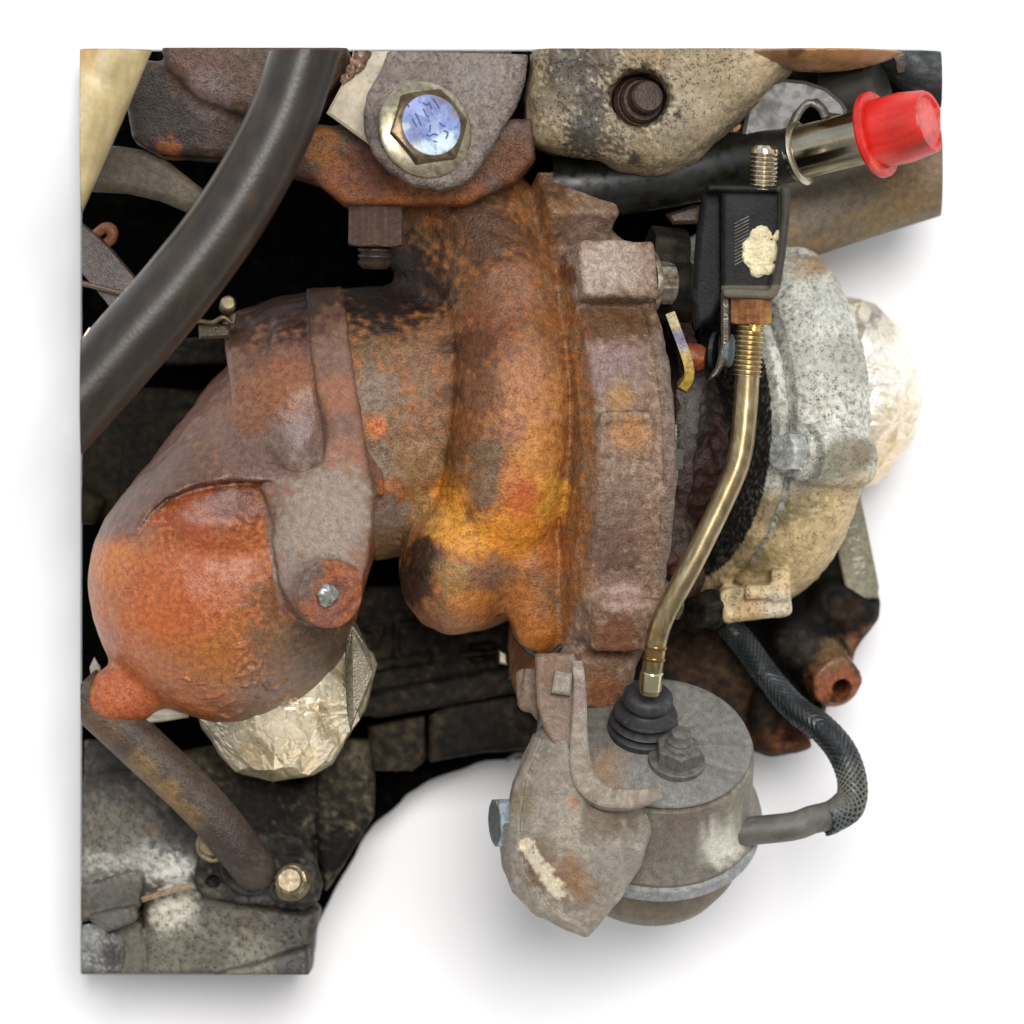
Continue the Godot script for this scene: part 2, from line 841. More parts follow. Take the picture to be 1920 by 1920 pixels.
static func oriented(t: PackedVector3Array, rows: Array, m: int) -> PackedVector3Array:
	# turn the end caps so that they agree with the sides
	var sides := (rows.size() - 1) * m * 6
	var v := 0.0
	var mid: Vector3 = rows[0][0]
	for i in range(0, sides, 3):
		v += (t[i] - mid).dot((t[i + 1] - mid).cross(t[i + 2] - mid))
	var first: Vector3 = Vector3.ZERO
	for q: Vector3 in rows[0]:
		first += q
	first /= m
	var second: Vector3 = Vector3.ZERO
	for q: Vector3 in rows[1]:
		second += q
	second /= m
	var out_dir := first - second
	var want := 1.0 if v > 0.0 else -1.0
	var caps := (t.size() - sides) / 2
	if caps > 0:
		# cap triangles alternate: start, end, start, end
		for i in range(sides, t.size(), 6):
			var c := (t[i + 1] - t[i]).cross(t[i + 2] - t[i]).dot(out_dir)
			if c * want < 0.0:
				for b: int in [i, i + 3]:
					var h := t[b + 1]
					t[b + 1] = t[b + 2]
					t[b + 2] = h
	return t

# outline in the plane of u and v, from w = 0 to w = h, with a chamfer at the top (and bottom if both)
static func prism(outline: PackedVector2Array, o: Vector3, u: Vector3, v: Vector3, w: Vector3, h: float, bevel := 0.0, both := true) -> PackedVector3Array:
	var p := outline
	if Geometry2D.is_polygon_clockwise(p):
		p.reverse()
	var n := p.size()
	var ins := PackedVector2Array()
	for i in n:
		var a := (p[i] - p[(i + n - 1) % n]).normalized()
		var b := (p[(i + 1) % n] - p[i]).normalized()
		var na := Vector2(-a.y, a.x)
		var nb := Vector2(-b.y, b.x)
		var s := na + nb
		var inward := s / maxf(s.length_squared() * 0.5, 0.3)
		ins.append(p[i] + inward * bevel)
	if Geometry2D.is_polygon_clockwise(ins) != Geometry2D.is_polygon_clockwise(p):
		ins = p
	if p.size() > 2 and (ins[0] - p[0]).dot(((p[1] - p[0]).normalized() + (p[n - 1] - p[0]).normalized())) < 0.0 and false:
		ins = p
	var layers := []
	if bevel > 0.0 and both:
		layers.append([ins, 0.0])
		layers.append([p, bevel])
	else:
		layers.append([p, 0.0])
	if bevel > 0.0:
		layers.append([p, h - bevel])
		layers.append([ins, h])
	else:
		layers.append([p, h])
	var out := PackedVector3Array()
	for l in layers.size() - 1:
		var A: PackedVector2Array = layers[l][0]
		var B: PackedVector2Array = layers[l + 1][0]
		for i in n:
			var j := (i + 1) % n
			quad(out, o + u * A[i].x + v * A[i].y + w * layers[l][1], o + u * A[j].x + v * A[j].y + w * layers[l][1], o + u * B[j].x + v * B[j].y + w * layers[l + 1][1], o + u * B[i].x + v * B[i].y + w * layers[l + 1][1])
	for e in 2:
		var L: Array = layers[0] if e == 0 else layers[-1]
		var P: PackedVector2Array = L[0]
		var tri := Geometry2D.triangulate_polygon(P)
		for i in range(0, tri.size(), 3):
			var q := [P[tri[i]], P[tri[i + 1]], P[tri[i + 2]]]
			var area: float = (q[1] - q[0]).cross(q[2] - q[0])
			if (area > 0.0) == (e == 0):
				q = [q[0], q[2], q[1]]
			for z: Vector2 in q:
				out.append(o + u * z.x + v * z.y + w * L[1])
	return out

# a flat piece facing the viewer, its outline given in x and y
static func plate(outline: Array, z0: float, z1: float, bevel := 2.0) -> PackedVector3Array:
	return prism(PackedVector2Array(outline), Vector3(0, 0, z0), Vector3(1, 0, 0), Vector3(0, 1, 0), Vector3(0, 0, 1), z1 - z0, bevel)

static func hexagon(o: Vector3, axis: Vector3, ap: float, h: float, spin := 0.0, dish := 0.0) -> PackedVector3Array:
	var f := axes(axis)
	var n := 48
	var rows := [[], [], [], [], [], []]
	for i in n:
		var t := TAU * i / n
		var loc := fposmod(t, PI / 3.0) - PI / 6.0
		var r := ap / cos(loc)
		var dir: Vector3 = f[1] * cos(t + spin) + f[2] * sin(t + spin)
		rows[0].append(o + dir * r)
		rows[1].append(o + dir * r + f[0] * (h - (r - ap * 0.97) * 0.6))
		rows[2].append(o + dir * ap * 0.95 + f[0] * h)
		rows[3].append(o + dir * ap * 0.8 + f[0] * (h - dish))
		rows[4].append(o + dir * ap * 0.5 + f[0] * (h - dish))
		rows[5].append(o + dir * ap * 0.22 + f[0] * (h - dish))
	var out := PackedVector3Array()
	var top: Vector3 = o + f[0] * (h - dish)
	for i in n:
		var j := (i + 1) % n
		for r in 5:
			quad(out, rows[r][i], rows[r][j], rows[r + 1][j], rows[r + 1][i])
		out.append_array(PackedVector3Array([rows[5][i], rows[5][j], top]))
		out.append_array(PackedVector3Array([rows[0][j], rows[0][i], o]))
	return out

static func threaded(length: float, r: float, pitch: float, tip := true, cut := 0.13) -> Array:
	var out := [Vector2(0, r)]
	var n := int(length / pitch)
	for i in n:
		out.append(Vector2((i + 0.1) * pitch, r))
		out.append(Vector2((i + 0.5) * pitch, r * (1.0 - cut)))
		out.append(Vector2((i + 0.9) * pitch, r))
	if tip:
		out.append(Vector2(length, r * 0.95))
		out.append(Vector2(length + r * 0.25, r * 0.7))
	else:
		out.append(Vector2(length, r))
	return out

static func crumple(t: PackedVector3Array, amount: float, size: float, sd: int) -> PackedVector3Array:
	var n := make_noise(sd, 3)
	var out := PackedVector3Array()
	for p in t:
		var q := p / size
		out.append(p + Vector3(n.get_noise_3d(q.x, q.y, q.z), n.get_noise_3d(q.x + 31.0, q.y, q.z), n.get_noise_3d(q.x, q.y + 17.0, q.z)) * amount)
	return out

# foil: broad facets with sharp creases between them
static func creased(t: PackedVector3Array, amount: float, size: float, sd: int) -> PackedVector3Array:
	var n := make_noise(sd, 1)
	var n2 := make_noise(sd + 3, 1)
	var mid := Vector3.ZERO
	for p in t:
		mid += p
	mid /= t.size()
	var out := PackedVector3Array()
	for p in t:
		var q := p / size
		var w := absf(n.get_noise_3d(q.x, q.y, q.z)) + 0.5 * absf(n2.get_noise_3d(q.x * 2.3, q.y * 2.3, q.z * 2.3))
		out.append(p + (p - mid).normalized() * amount * (1.0 - 2.4 * w))
	return out

static func V(x: float, y: float, z: float) -> Vector3:
	return Vector3(x, y, z)

static func P(list: Array) -> PackedVector2Array:
	var out := PackedVector2Array()
	for i in range(0, list.size(), 2):
		out.append(Vector2(list[i], list[i + 1]))
	return out


func _ready() -> void:
	# camera
	var cam := Camera3D.new()
	cam.name = "camera"
	cam.fov = rad_to_deg(2.0 * atan(960.0 / CAMERA_AT))
	cam.near = 0.05
	cam.far = 60.0
	cam.position = Vector3(0, 0, CAMERA_AT * U)
	var lens := CameraAttributesPhysical.new()
	lens.frustum_focal_length = 12.0 * CAMERA_AT / 960.0
	lens.frustum_focus_distance = (CAMERA_AT - 130.0) * U
	lens.frustum_near = 0.05
	lens.frustum_far = 60.0
	lens.exposure_aperture = 5.0
	cam.attributes = lens
	add_child(cam)
	# sky
	var sky_look := ProceduralSkyMaterial.new()
	sky_look.sky_top_color = Color(0.8, 0.83, 0.87)
	sky_look.sky_horizon_color = Color(0.96, 0.965, 0.97)
	sky_look.sky_curve = 0.2
	sky_look.ground_bottom_color = Color(0.64, 0.63, 0.62)
	sky_look.ground_horizon_color = Color(0.8, 0.8, 0.8)
	sky_look.ground_curve = 0.08
	sky_look.sun_angle_max = 1.0
	var sky := Sky.new()
	sky.sky_material = sky_look
	var env := Environment.new()
	env.background_mode = Environment.BG_SKY
	env.sky = sky
	env.background_energy_multiplier = 0.92
	env.tonemap_mode = Environment.TONE_MAPPER_LINEAR
	env.tonemap_exposure = 1.36
	env.sdfgi_enabled = true
	env.ssao_enabled = true
	env.ssil_enabled = true
	var we := WorldEnvironment.new()
	we.name = "world"
	we.environment = env
	add_child(we)
	# sun, softened by thin cloud
	var sun := DirectionalLight3D.new()
	sun.name = "sun"
	sun.light_color = Color(1.0, 0.985, 0.97)
	sun.light_energy = 0.6
	sun.light_angular_distance = 26.0
	sun.shadow_enabled = true
	sun.sky_mode = DirectionalLight3D.SKY_MODE_LIGHT_ONLY
	add_child(sun)
	sun.look_at_from_position(Vector3(0.1, 0.29, 1.0), Vector3.ZERO)

	make_materials()
	make_backdrop()
	make_engine_block()
	make_manifold()
	make_turbine()
	make_elbow()
	make_foils()
	make_compressor()
	make_actuator()
	make_rod()
	make_pipes()
	make_mount()
	make_left_corner()
	make_lower_left()
	run_jobs()


func make_materials() -> void:
	var fine := seamless(3, 0.11, 3)
	var mid := seamless(4, 0.035, 4)
	var big := seamless(5, 0.012, 4)
	var cells := seamless(6, 0.07, 2, FastNoiseLite.TYPE_CELLULAR)
	var rust_tex := picture(func(i: int) -> Color:
		var a := fine[i] / 255.0
		var b := mid[i] / 255.0
		var v := 0.9 + 0.55 * (a - 0.5) + 0.5 * (b - 0.5)
		var w := clampf((b - 0.4) * 2.2, 0.0, 1.0)
		return Color(v * 1.0, v * lerpf(0.93, 1.0, w), v * lerpf(0.9, 1.0, w)))
	var grit := picture(func(i: int) -> Color:
		var v := 0.9 + 0.36 * (fine[i] / 255.0 - 0.5) + 0.36 * (mid[i] / 255.0 - 0.5)
		return Color(v, v * 0.99, v * 0.97))
	var pits := picture(func(i: int) -> Color:
		var a := fine[i] / 255.0
		var b := mid[i] / 255.0
		var hole := smoothstep(0.40, 0.30, 0.62 * a + 0.38 * b)
		var v := (0.9 + 0.2 * (b - 0.5)) * (1.0 - 0.48 * hole)
		return Color(v, v, v * 0.98))
	var soft := picture(func(i: int) -> Color:
		var v := 0.9 + 0.12 * (fine[i] / 255.0 - 0.5) + 0.3 * (big[i] / 255.0 - 0.5)
		return Color(v, v, v))
	var grime := picture(func(i: int) -> Color:
		var v := 0.72 + 0.9 * (mid[i] / 255.0 - 0.5) + 0.5 * (big[i] / 255.0 - 0.5) + 0.3 * (fine[i] / 255.0 - 0.5)
		return Color(v, v * 0.97, v * 0.92))
	var rough_tex := picture(func(i: int) -> Color:
		var v := 0.5 + 0.8 * (mid[i] / 255.0 - 0.5) + 0.6 * (big[i] / 255.0 - 0.5)
		return Color(v, v, v))
	material("rust", rust_tex, 330.0, 0.58, 0.0, fine_tex(fine, mid), 3.6)
	material("rust_smooth", rust_tex, 260.0, 0.42, 0.0, fine_tex(fine, mid), 1.0)
	material("cast", grit, 300.0, 0.62, 0.0, fine_tex(fine, mid), 1.1)
	material("cast_coarse", grit, 460.0, 0.62, 0.0, fine_tex(fine, mid), 10.0)
	material("pitted", pits, 300.0, 0.55, 0.0, pits, 2.0)
	material("oily", grime, 420.0, 0.72, 0.0, fine_tex(fine, mid), 1.4, 0.3)
	material("void_black", grime, 420.0, 0.9, 0.0, null, 0.0, 0.15)
	material("rubber", soft, 500.0, 0.55, 0.0, fine_tex(fine, mid), 0.5)
	material("gloss_rubber", soft, 500.0, 0.33, 0.0, fine_tex(fine, mid), 0.4)
	material("black_paint", soft, 400.0, 0.5, 0.0, fine_tex(fine, mid), 0.6, 0.28)
	material("paint", soft, 500.0, 0.42)
	material("plastic", soft, 600.0, 0.38)
	material("zinc", grit, 240.0, 0.34, 0.85)
	material("chrome", soft, 500.0, 0.16, 1.0)
	material("brassy", soft, 400.0, 0.27, 0.9)
	material("dull_metal", grit, 300.0, 0.5, 0.55, fine_tex(fine, mid), 1.2)
	var folds := seamless(11, 0.012, 3)
	var folds2 := seamless(12, 0.03, 2)
	var crease := picture(func(i: int) -> Color:
		var p := absf(folds[i] / 255.0 - 0.5) * 2.0
		var q := absf(folds2[i] / 255.0 - 0.5) * 2.0
		var v := 1.0 - maxf(exp(-p * 26.0), 0.6 * exp(-q * 20.0))
		return Color(lerpf(0.76, 1.0, v), lerpf(0.64, 1.0, v), lerpf(0.46, 1.0, v)))
	var fold_relief := picture(func(i: int) -> Color:
		var p := absf(folds[i] / 255.0 - 0.5) * 2.0
		var q := absf(folds2[i] / 255.0 - 0.5) * 2.0
		var v := clampf(1.6 * p + 0.5 * q, 0.0, 1.0)
		return Color(v, v, v))
	var foil := material("foil", crease, 330.0, 0.3, 0.6, fold_relief, 3.0)
	foil.metallic_specular = 0.6
	material("card", soft, 300.0, 0.6)
	material("white_board", soft, 9000.0, 0.9)
	mats["white_board"].albedo_texture = null
	for called: String in ["dull_metal", "paint"]:
		mats[called].roughness_texture = rough_tex
		mats[called].roughness_texture_channel = BaseMaterial3D.TEXTURE_CHANNEL_RED
		mats[called].roughness = minf(1.0, mats[called].roughness * 1.7)


var bumps := {}
func fine_tex(a: PackedByteArray, b: PackedByteArray) -> ImageTexture:
	var key := hash(a) + hash(b)
	if not bumps.has(key):
		bumps[key] = picture(func(i: int) -> Color:
			var v := 0.55 * a[i] / 255.0 + 0.45 * b[i] / 255.0
			return Color(v, v, v))
	return bumps[key]


func structure(o: Node) -> void:
	o.set_meta("kind", "structure")


func make_backdrop() -> void:
	depth = 0.0
	base = Vector3.ZERO
	var m := StandardMaterial3D.new()
	m.albedo_color = Color(0.95, 0.95, 0.955)
	m.roughness = 0.95
	m.metallic_specular = 0.1
	var b := BoxMesh.new()
	b.size = Vector3(3.2, 3.2, 0.02)
	var o := MeshInstance3D.new()
	o.name = "backdrop"
	o.mesh = b
	o.material_override = m
	o.position = Vector3(0, 0, -470.0 * U - 0.01)
	add_child(o)
	structure(o)


# ---------------------------------------------------------------- the engine behind everything
func make_engine_block() -> void:
	var t := thing("engine_block", "oily engine block behind the rusty turbocharger, its near-black wall painted as shade in the gaps", "engine block", V(700, 1500, -400), -390)
	var black := mottle(col("#0a0909", 0.7), col("#0f0e0d", 0.7), col("#171512", 0.7), 120, 40, [], 21)  # near-black colour paints the deep shade of the gaps
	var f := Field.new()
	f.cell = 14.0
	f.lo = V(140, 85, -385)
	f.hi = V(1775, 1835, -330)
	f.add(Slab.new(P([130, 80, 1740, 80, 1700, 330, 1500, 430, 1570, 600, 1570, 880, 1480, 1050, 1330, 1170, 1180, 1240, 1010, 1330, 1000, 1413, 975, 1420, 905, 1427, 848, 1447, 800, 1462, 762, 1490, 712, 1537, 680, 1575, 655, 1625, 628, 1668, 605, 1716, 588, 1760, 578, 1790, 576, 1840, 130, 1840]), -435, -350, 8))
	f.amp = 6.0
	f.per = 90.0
	field(["gap_shade_wall"], f, mats.void_black, t, black)
	# the crankcase side in the middle: beams, cast figures, rail and lower panel
	var side := mottle(col("#322b24", 0.9), col("#221d19", 0.85), col("#463c30", 0.95), 70, 24, [], 31)
	var g := Field.new()
	g.cell = 7.0
	g.lo = V(640, 1090, -360)
	g.hi = V(1030, 1340, -215)
	g.add(Slab.new(P([650, 1100, 1010, 1090, 1010, 1270, 930, 1268, 800, 1298, 660, 1330]), -345, -250, 14), 0)
	g.add(Slab.new(P([655, 1305, 820, 1272, 1000, 1240, 1010, 1262, 1000, 1290, 830, 1322, 660, 1352]), -300, -222, 12), 0, 10)
	g.add(Slab.new(P([655, 1240, 810, 1222, 812, 1240, 655, 1262]), -300, -235, 8), 0, 8)
	g.add(Slab.new(P([740, 1165, 750, 1165, 750, 1230, 740, 1230]), -270, -242, 3), 0, 4)
	g.add(Slab.new(P([750, 1163, 800, 1160, 800, 1170, 752, 1174]), -270, -242, 3), 0, 4)
	g.add(Slab.new(P([690, 1172, 724, 1168, 726, 1178, 708, 1215, 698, 1215, 712, 1180, 690, 1184]), -270, -242, 3), 0, 4)
	g.add(Slab.new(P([880, 1205, 930, 1200, 930, 1235, 880, 1240]), -275, -228, 5), 0, 4, 1)
	g.add(Slab.new(P([860, 1222, 940, 1214, 940, 1224, 862, 1232]), -290, -240, 4), 0, 4)
	g.amp = 3.0
	field(["crankcase_side"], g, mats.oily, t, side)
	var tan_ := mottle(col("#3d352b", 0.9), col("#51463a", 0.9), col("#2a241c", 0.9), 80, 26, [[900, 1395, 90, col("#15110d", 0.8), 0.9], [1010, 1330, 40, col("#3a2a20", 0.8), 0.7]], 33)
	var h := Field.new()
	h.cell = 7.0
	h.lo = V(640, 1290, -360)
	h.hi = V(1030, 1440, -230)
	h.add(Slab.new(P([690, 1358, 798, 1338, 800, 1420, 740, 1470, 700, 1490]), -350, -262, 10), 0)
	h.add(Slab.new(P([806, 1340, 838, 1318, 1000, 1296, 1012, 1330, 1000, 1400, 905, 1408, 806, 1425]), -350, -250, 12), 0)
	h.amp = 3.0
	field(["lower_panel"], h, mats.oily, t, tan_)
	# a small pale fitting on the crankcase, by the rusty bracket
	solid("clip", plate([Vector2(935, 1214), Vector2(950, 1222), Vector2(952, 1243), Vector2(936, 1240)], -222, -205, 3), mats.zinc, t, plain(col("#b9b09a", 0.8)))
	solid("clip_loop", tube([V(962, 1225, -215), V(976, 1215, -205), V(984, 1240, -205), V(972, 1268, -210), V(955, 1266, -215)], 5.0, 10), mats.dull_metal, t, plain(col("#5b5648", 0.8)))
	solid("casting_flash", tube([V(950, 1424, -330), V(968, 1412, -325), V(982, 1412, -325), V(986, 1424, -330)], 5.0, 10), mats.dull_metal, t, plain(col("#8d8a84", 0.8)))


# ---------------------------------------------------------------- exhaust manifold, its plate and bolts
func make_manifold() -> void:
	var t := thing("exhaust_manifold", "rough brown exhaust manifold casting above the turbine, behind the black hose", "exhaust manifold", V(640, 390, 40), 40)
	var f := Field.new()
	f.cell = 6.0
	f.lo = V(140, 85, -130)
	f.hi = V(1020, 400, 190)
	f.add(Slab.new(P([300, 80, 660, 80, 640, 150, 560, 250, 480, 225, 440, 214, 375, 190, 318, 130]), -200, 150, 26), 0)
	f.add(Slab.new(P([225, 110, 330, 120, 470, 215, 620, 240, 700, 260, 690, 310, 600, 300, 380, 296, 300, 290, 250, 262]), -220, 95, 22), 1, 14)
	f.add(Slab.new(P([560, 240, 1000, 225, 1003, 300, 965, 345, 900, 372, 878, 386, 650, 386, 600, 345, 560, 332, 430, 300, 440, 262]), -230, 96, 14), 2, 10)
	f.add(Slab.new(P([690, 90, 960, 90, 940, 250, 720, 280]), -200, 40, 20), 0, 14)
	f.amp = 3.5
	f.per = 50.0
	var paint := mottle(col("#553f2e", 0.85), col("#5f4a39", 0.88), col("#6f5a4a", 0.9), 60, 24, [
		[640, 340, 60, col("#8a4d16", 0.9), 0.9], [760, 365, 90, col("#9a5a1c", 0.9), 0.95], [860, 372, 60, col("#8e5219", 0.9), 0.9], [700, 320, 60, col("#6a3517", 0.9), 0.8], [960, 310, 60, col("#6f4019", 0.85), 0.9], [600, 270, 46, col("#9a621d", 0.9), 0.9], [560, 330, 40, col("#43200f", 0.85), 0.8],
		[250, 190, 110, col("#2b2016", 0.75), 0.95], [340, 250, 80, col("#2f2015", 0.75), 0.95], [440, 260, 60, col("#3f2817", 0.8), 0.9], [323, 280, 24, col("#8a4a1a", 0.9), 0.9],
		[380, 130, 60, col("#6a4c40", 0.9), 0.7], [400, 180, 46, col("#7a6a68", 0.9), 0.7], [560, 160, 70, col("#5d4a3c", 0.85), 0.7]], 41)
	field(["casting", "runner", "flange"], f, mats.rust, t, paint)

	t = thing("bolt_plate", "rough purple-grey cast plate with the blue-topped bolt", "plate", V(840, 350, 150), 190)
	f = Field.new()
	f.cell = 5.0
	f.lo = V(660, 85, -40)
	f.hi = V(1010, 370, 300)
	f.add(Slab.new(P([735, 70, 1000, 70, 990, 100, 984, 150, 968, 195, 945, 232, 915, 288, 886, 330, 860, 348, 825, 356, 775, 348, 730, 322, 700, 290, 684, 250, 682, 212, 692, 170, 716, 130]), 60, 176, 15, Vector2(-0.4, 0.22)), 0)
	f.amp = 3.0
	f.per = 22.0
	field(["casting"], f, mats.cast_coarse, t, mottle(col("#7d716a", 0.95), col("#8f847c", 0.95), col("#6a5d55", 0.92), 60, 16, [[700, 240, 40, col("#4a403a", 0.9), 0.7], [900, 130, 70, col("#9a928c", 0.92), 0.5], [720, 330, 40, col("#5a4a3a", 0.9), 0.7]], 43))

	var ax := V(0.36, -0.2, 0.9).normalized()
	var c := V(794, 244, 200)
	t = thing("marked_bolt", "large flange bolt with its hex top daubed blue and stamped", "bolt", c, 210)
	solid("flange", lathe(c, ax, [Vector2(0, 91), Vector2(4, 93), Vector2(9, 93), Vector2(13, 89), Vector2(17, 78), Vector2(22, 66)], 64), mats.zinc, t, mottle(col("#b0a68c", 0.95), col("#c6c0ac", 0.95), col("#8f8468", 0.9), 40, 14, [], 3), 30)
	solid("hex_head", hexagon(c + ax * 10, ax, 67, 30, -0.157, 0.0), mats.zinc, t, mottle(col("#6b5b46", 0.9), col("#8a7b62", 0.9), col("#4c3f32", 0.9), 40, 14, [], 4), 30)
	var fr := axes(ax)
	var top := c + ax * 40.4
	solid("blue_paint", lathe(top, ax, [Vector2(-2, 58), Vector2(0, 58.5), Vector2(1.6, 58), Vector2(2.6, 55), Vector2(2.6, 51), Vector2(2.5, 47), Vector2(2.6, 43), Vector2(2.5, 39), Vector2(2.6, 35), Vector2(2.5, 31), Vector2(2.6, 27), Vector2(2.5, 23), Vector2(2.6, 19), Vector2(2.5, 15), Vector2(2.6, 11), Vector2(2.6, 7), Vector2(2.6, 3)], 72), mats.plastic, t, mottle(col("#8fa0d8", 0.82), col("#a5b7e4", 0.85), col("#7686c4", 0.8), 26, 14, [[780, 280, 14, col("#c9b98c", 0.85), 0.7], [852, 210, 14, col("#8a8472", 0.85), 0.7], [760, 240, 10, col("#e2e4ea", 0.9), 0.8], [790, 210, 12, col("#b4c6f0", 0.9), 0.8], [812, 240, 14, col("#b9cbf2", 0.9), 0.7], [780, 260, 10, col("#8d8fb0", 0.85), 0.7],[838, 268, 24, col("#dcf0f0", 0.95), 0.9], [800, 292, 30, col("#d5e4ee", 0.95), 0.8], [828, 178, 22, col("#8e84a0", 0.9), 0.9], [770, 190, 20, col("#b5b4ee", 0.95), 0.5]], 5), 30)
	var strokes := [[[793, 194], [800, 198], [806, 193]], [[806, 197], [810, 206]], [[794, 205], [800, 218], [804, 219]], [[764, 196], [768, 203]], [[779, 214], [786, 228], [790, 237]], [[773, 224], [782, 240]], [[824, 231], [829, 236], [835, 238]], [[800, 254], [806, 257], [813, 253], [821, 255]], [[807, 236], [806, 250]], [[831, 246], [840, 250], [836, 262]], [[812, 266], [820, 268]], [[812, 186], [824, 204]]]
	for s: Array in strokes:
		var pts := []
		for q: Array in s:
			# onto the plane of the top
			var p := V(q[0], q[1], 0)
			var z := (top.dot(ax) + 2.4 - p.x * ax.x - p.y * ax.y) / ax.z
			pts.append(V(p.x, p.y, z))
		solid("stamped_mark", tube(pts, 1.5, 8, 3), mats.plastic, t, plain(col("#4b568e", 0.9)))

	t = thing("cream_tab", "flat cream metal tab between the black hose and the bolt plate", "metal tab", V(660, 270, 130), 150)
	solid("tab", plate([Vector2(668, 60), Vector2(745, 60), Vector2(735, 100), Vector2(706, 168), Vector2(694, 205), Vector2(694, 272), Vector2(612, 212), Vector2(640, 160), Vector2(656, 128)], 118, 150, 5), mats.paint, t, plain(col("#c8b89c", 0.95)))
	solid("rust_flake", crumple(tube([V(682, 92, 156), V(672, 120, 158), V(655, 140, 156), V(640, 154, 152)], [16.0, 13.0, 9.0, 4.0], 14), 8, 12, 4), mats.rust, t, mottle(col("#6d5446", 0.9), col("#9a7a60", 0.9), col("#e0c19a", 0.9), 18, 8, [], 8), 20)

	c = V(705, 386, 20)
	t = thing("flange_nut", "brown hexagonal nut hanging under the turbine inlet flange", "nut", c, 20)
	var dn := V(-0.02, 1, -0.05)
	var brown := mottle(col("#5a4438", 0.9), col("#4a382e", 0.9), col("#6b5546", 0.9), 30, 12, [], 9)
	solid("nut", hexagon(c, dn, 50, 76, 0.52, 0.0), mats.rust_smooth, t, brown, 25)
	solid("stud_end", lathe(c + dn * 70, dn, threaded(40, 33, 12)), mats.rust_smooth, t, mottle(col("#40352b", 0.8), col("#352b22", 0.8), col("#4f4436", 0.8), 20, 9, [], 10), 30)


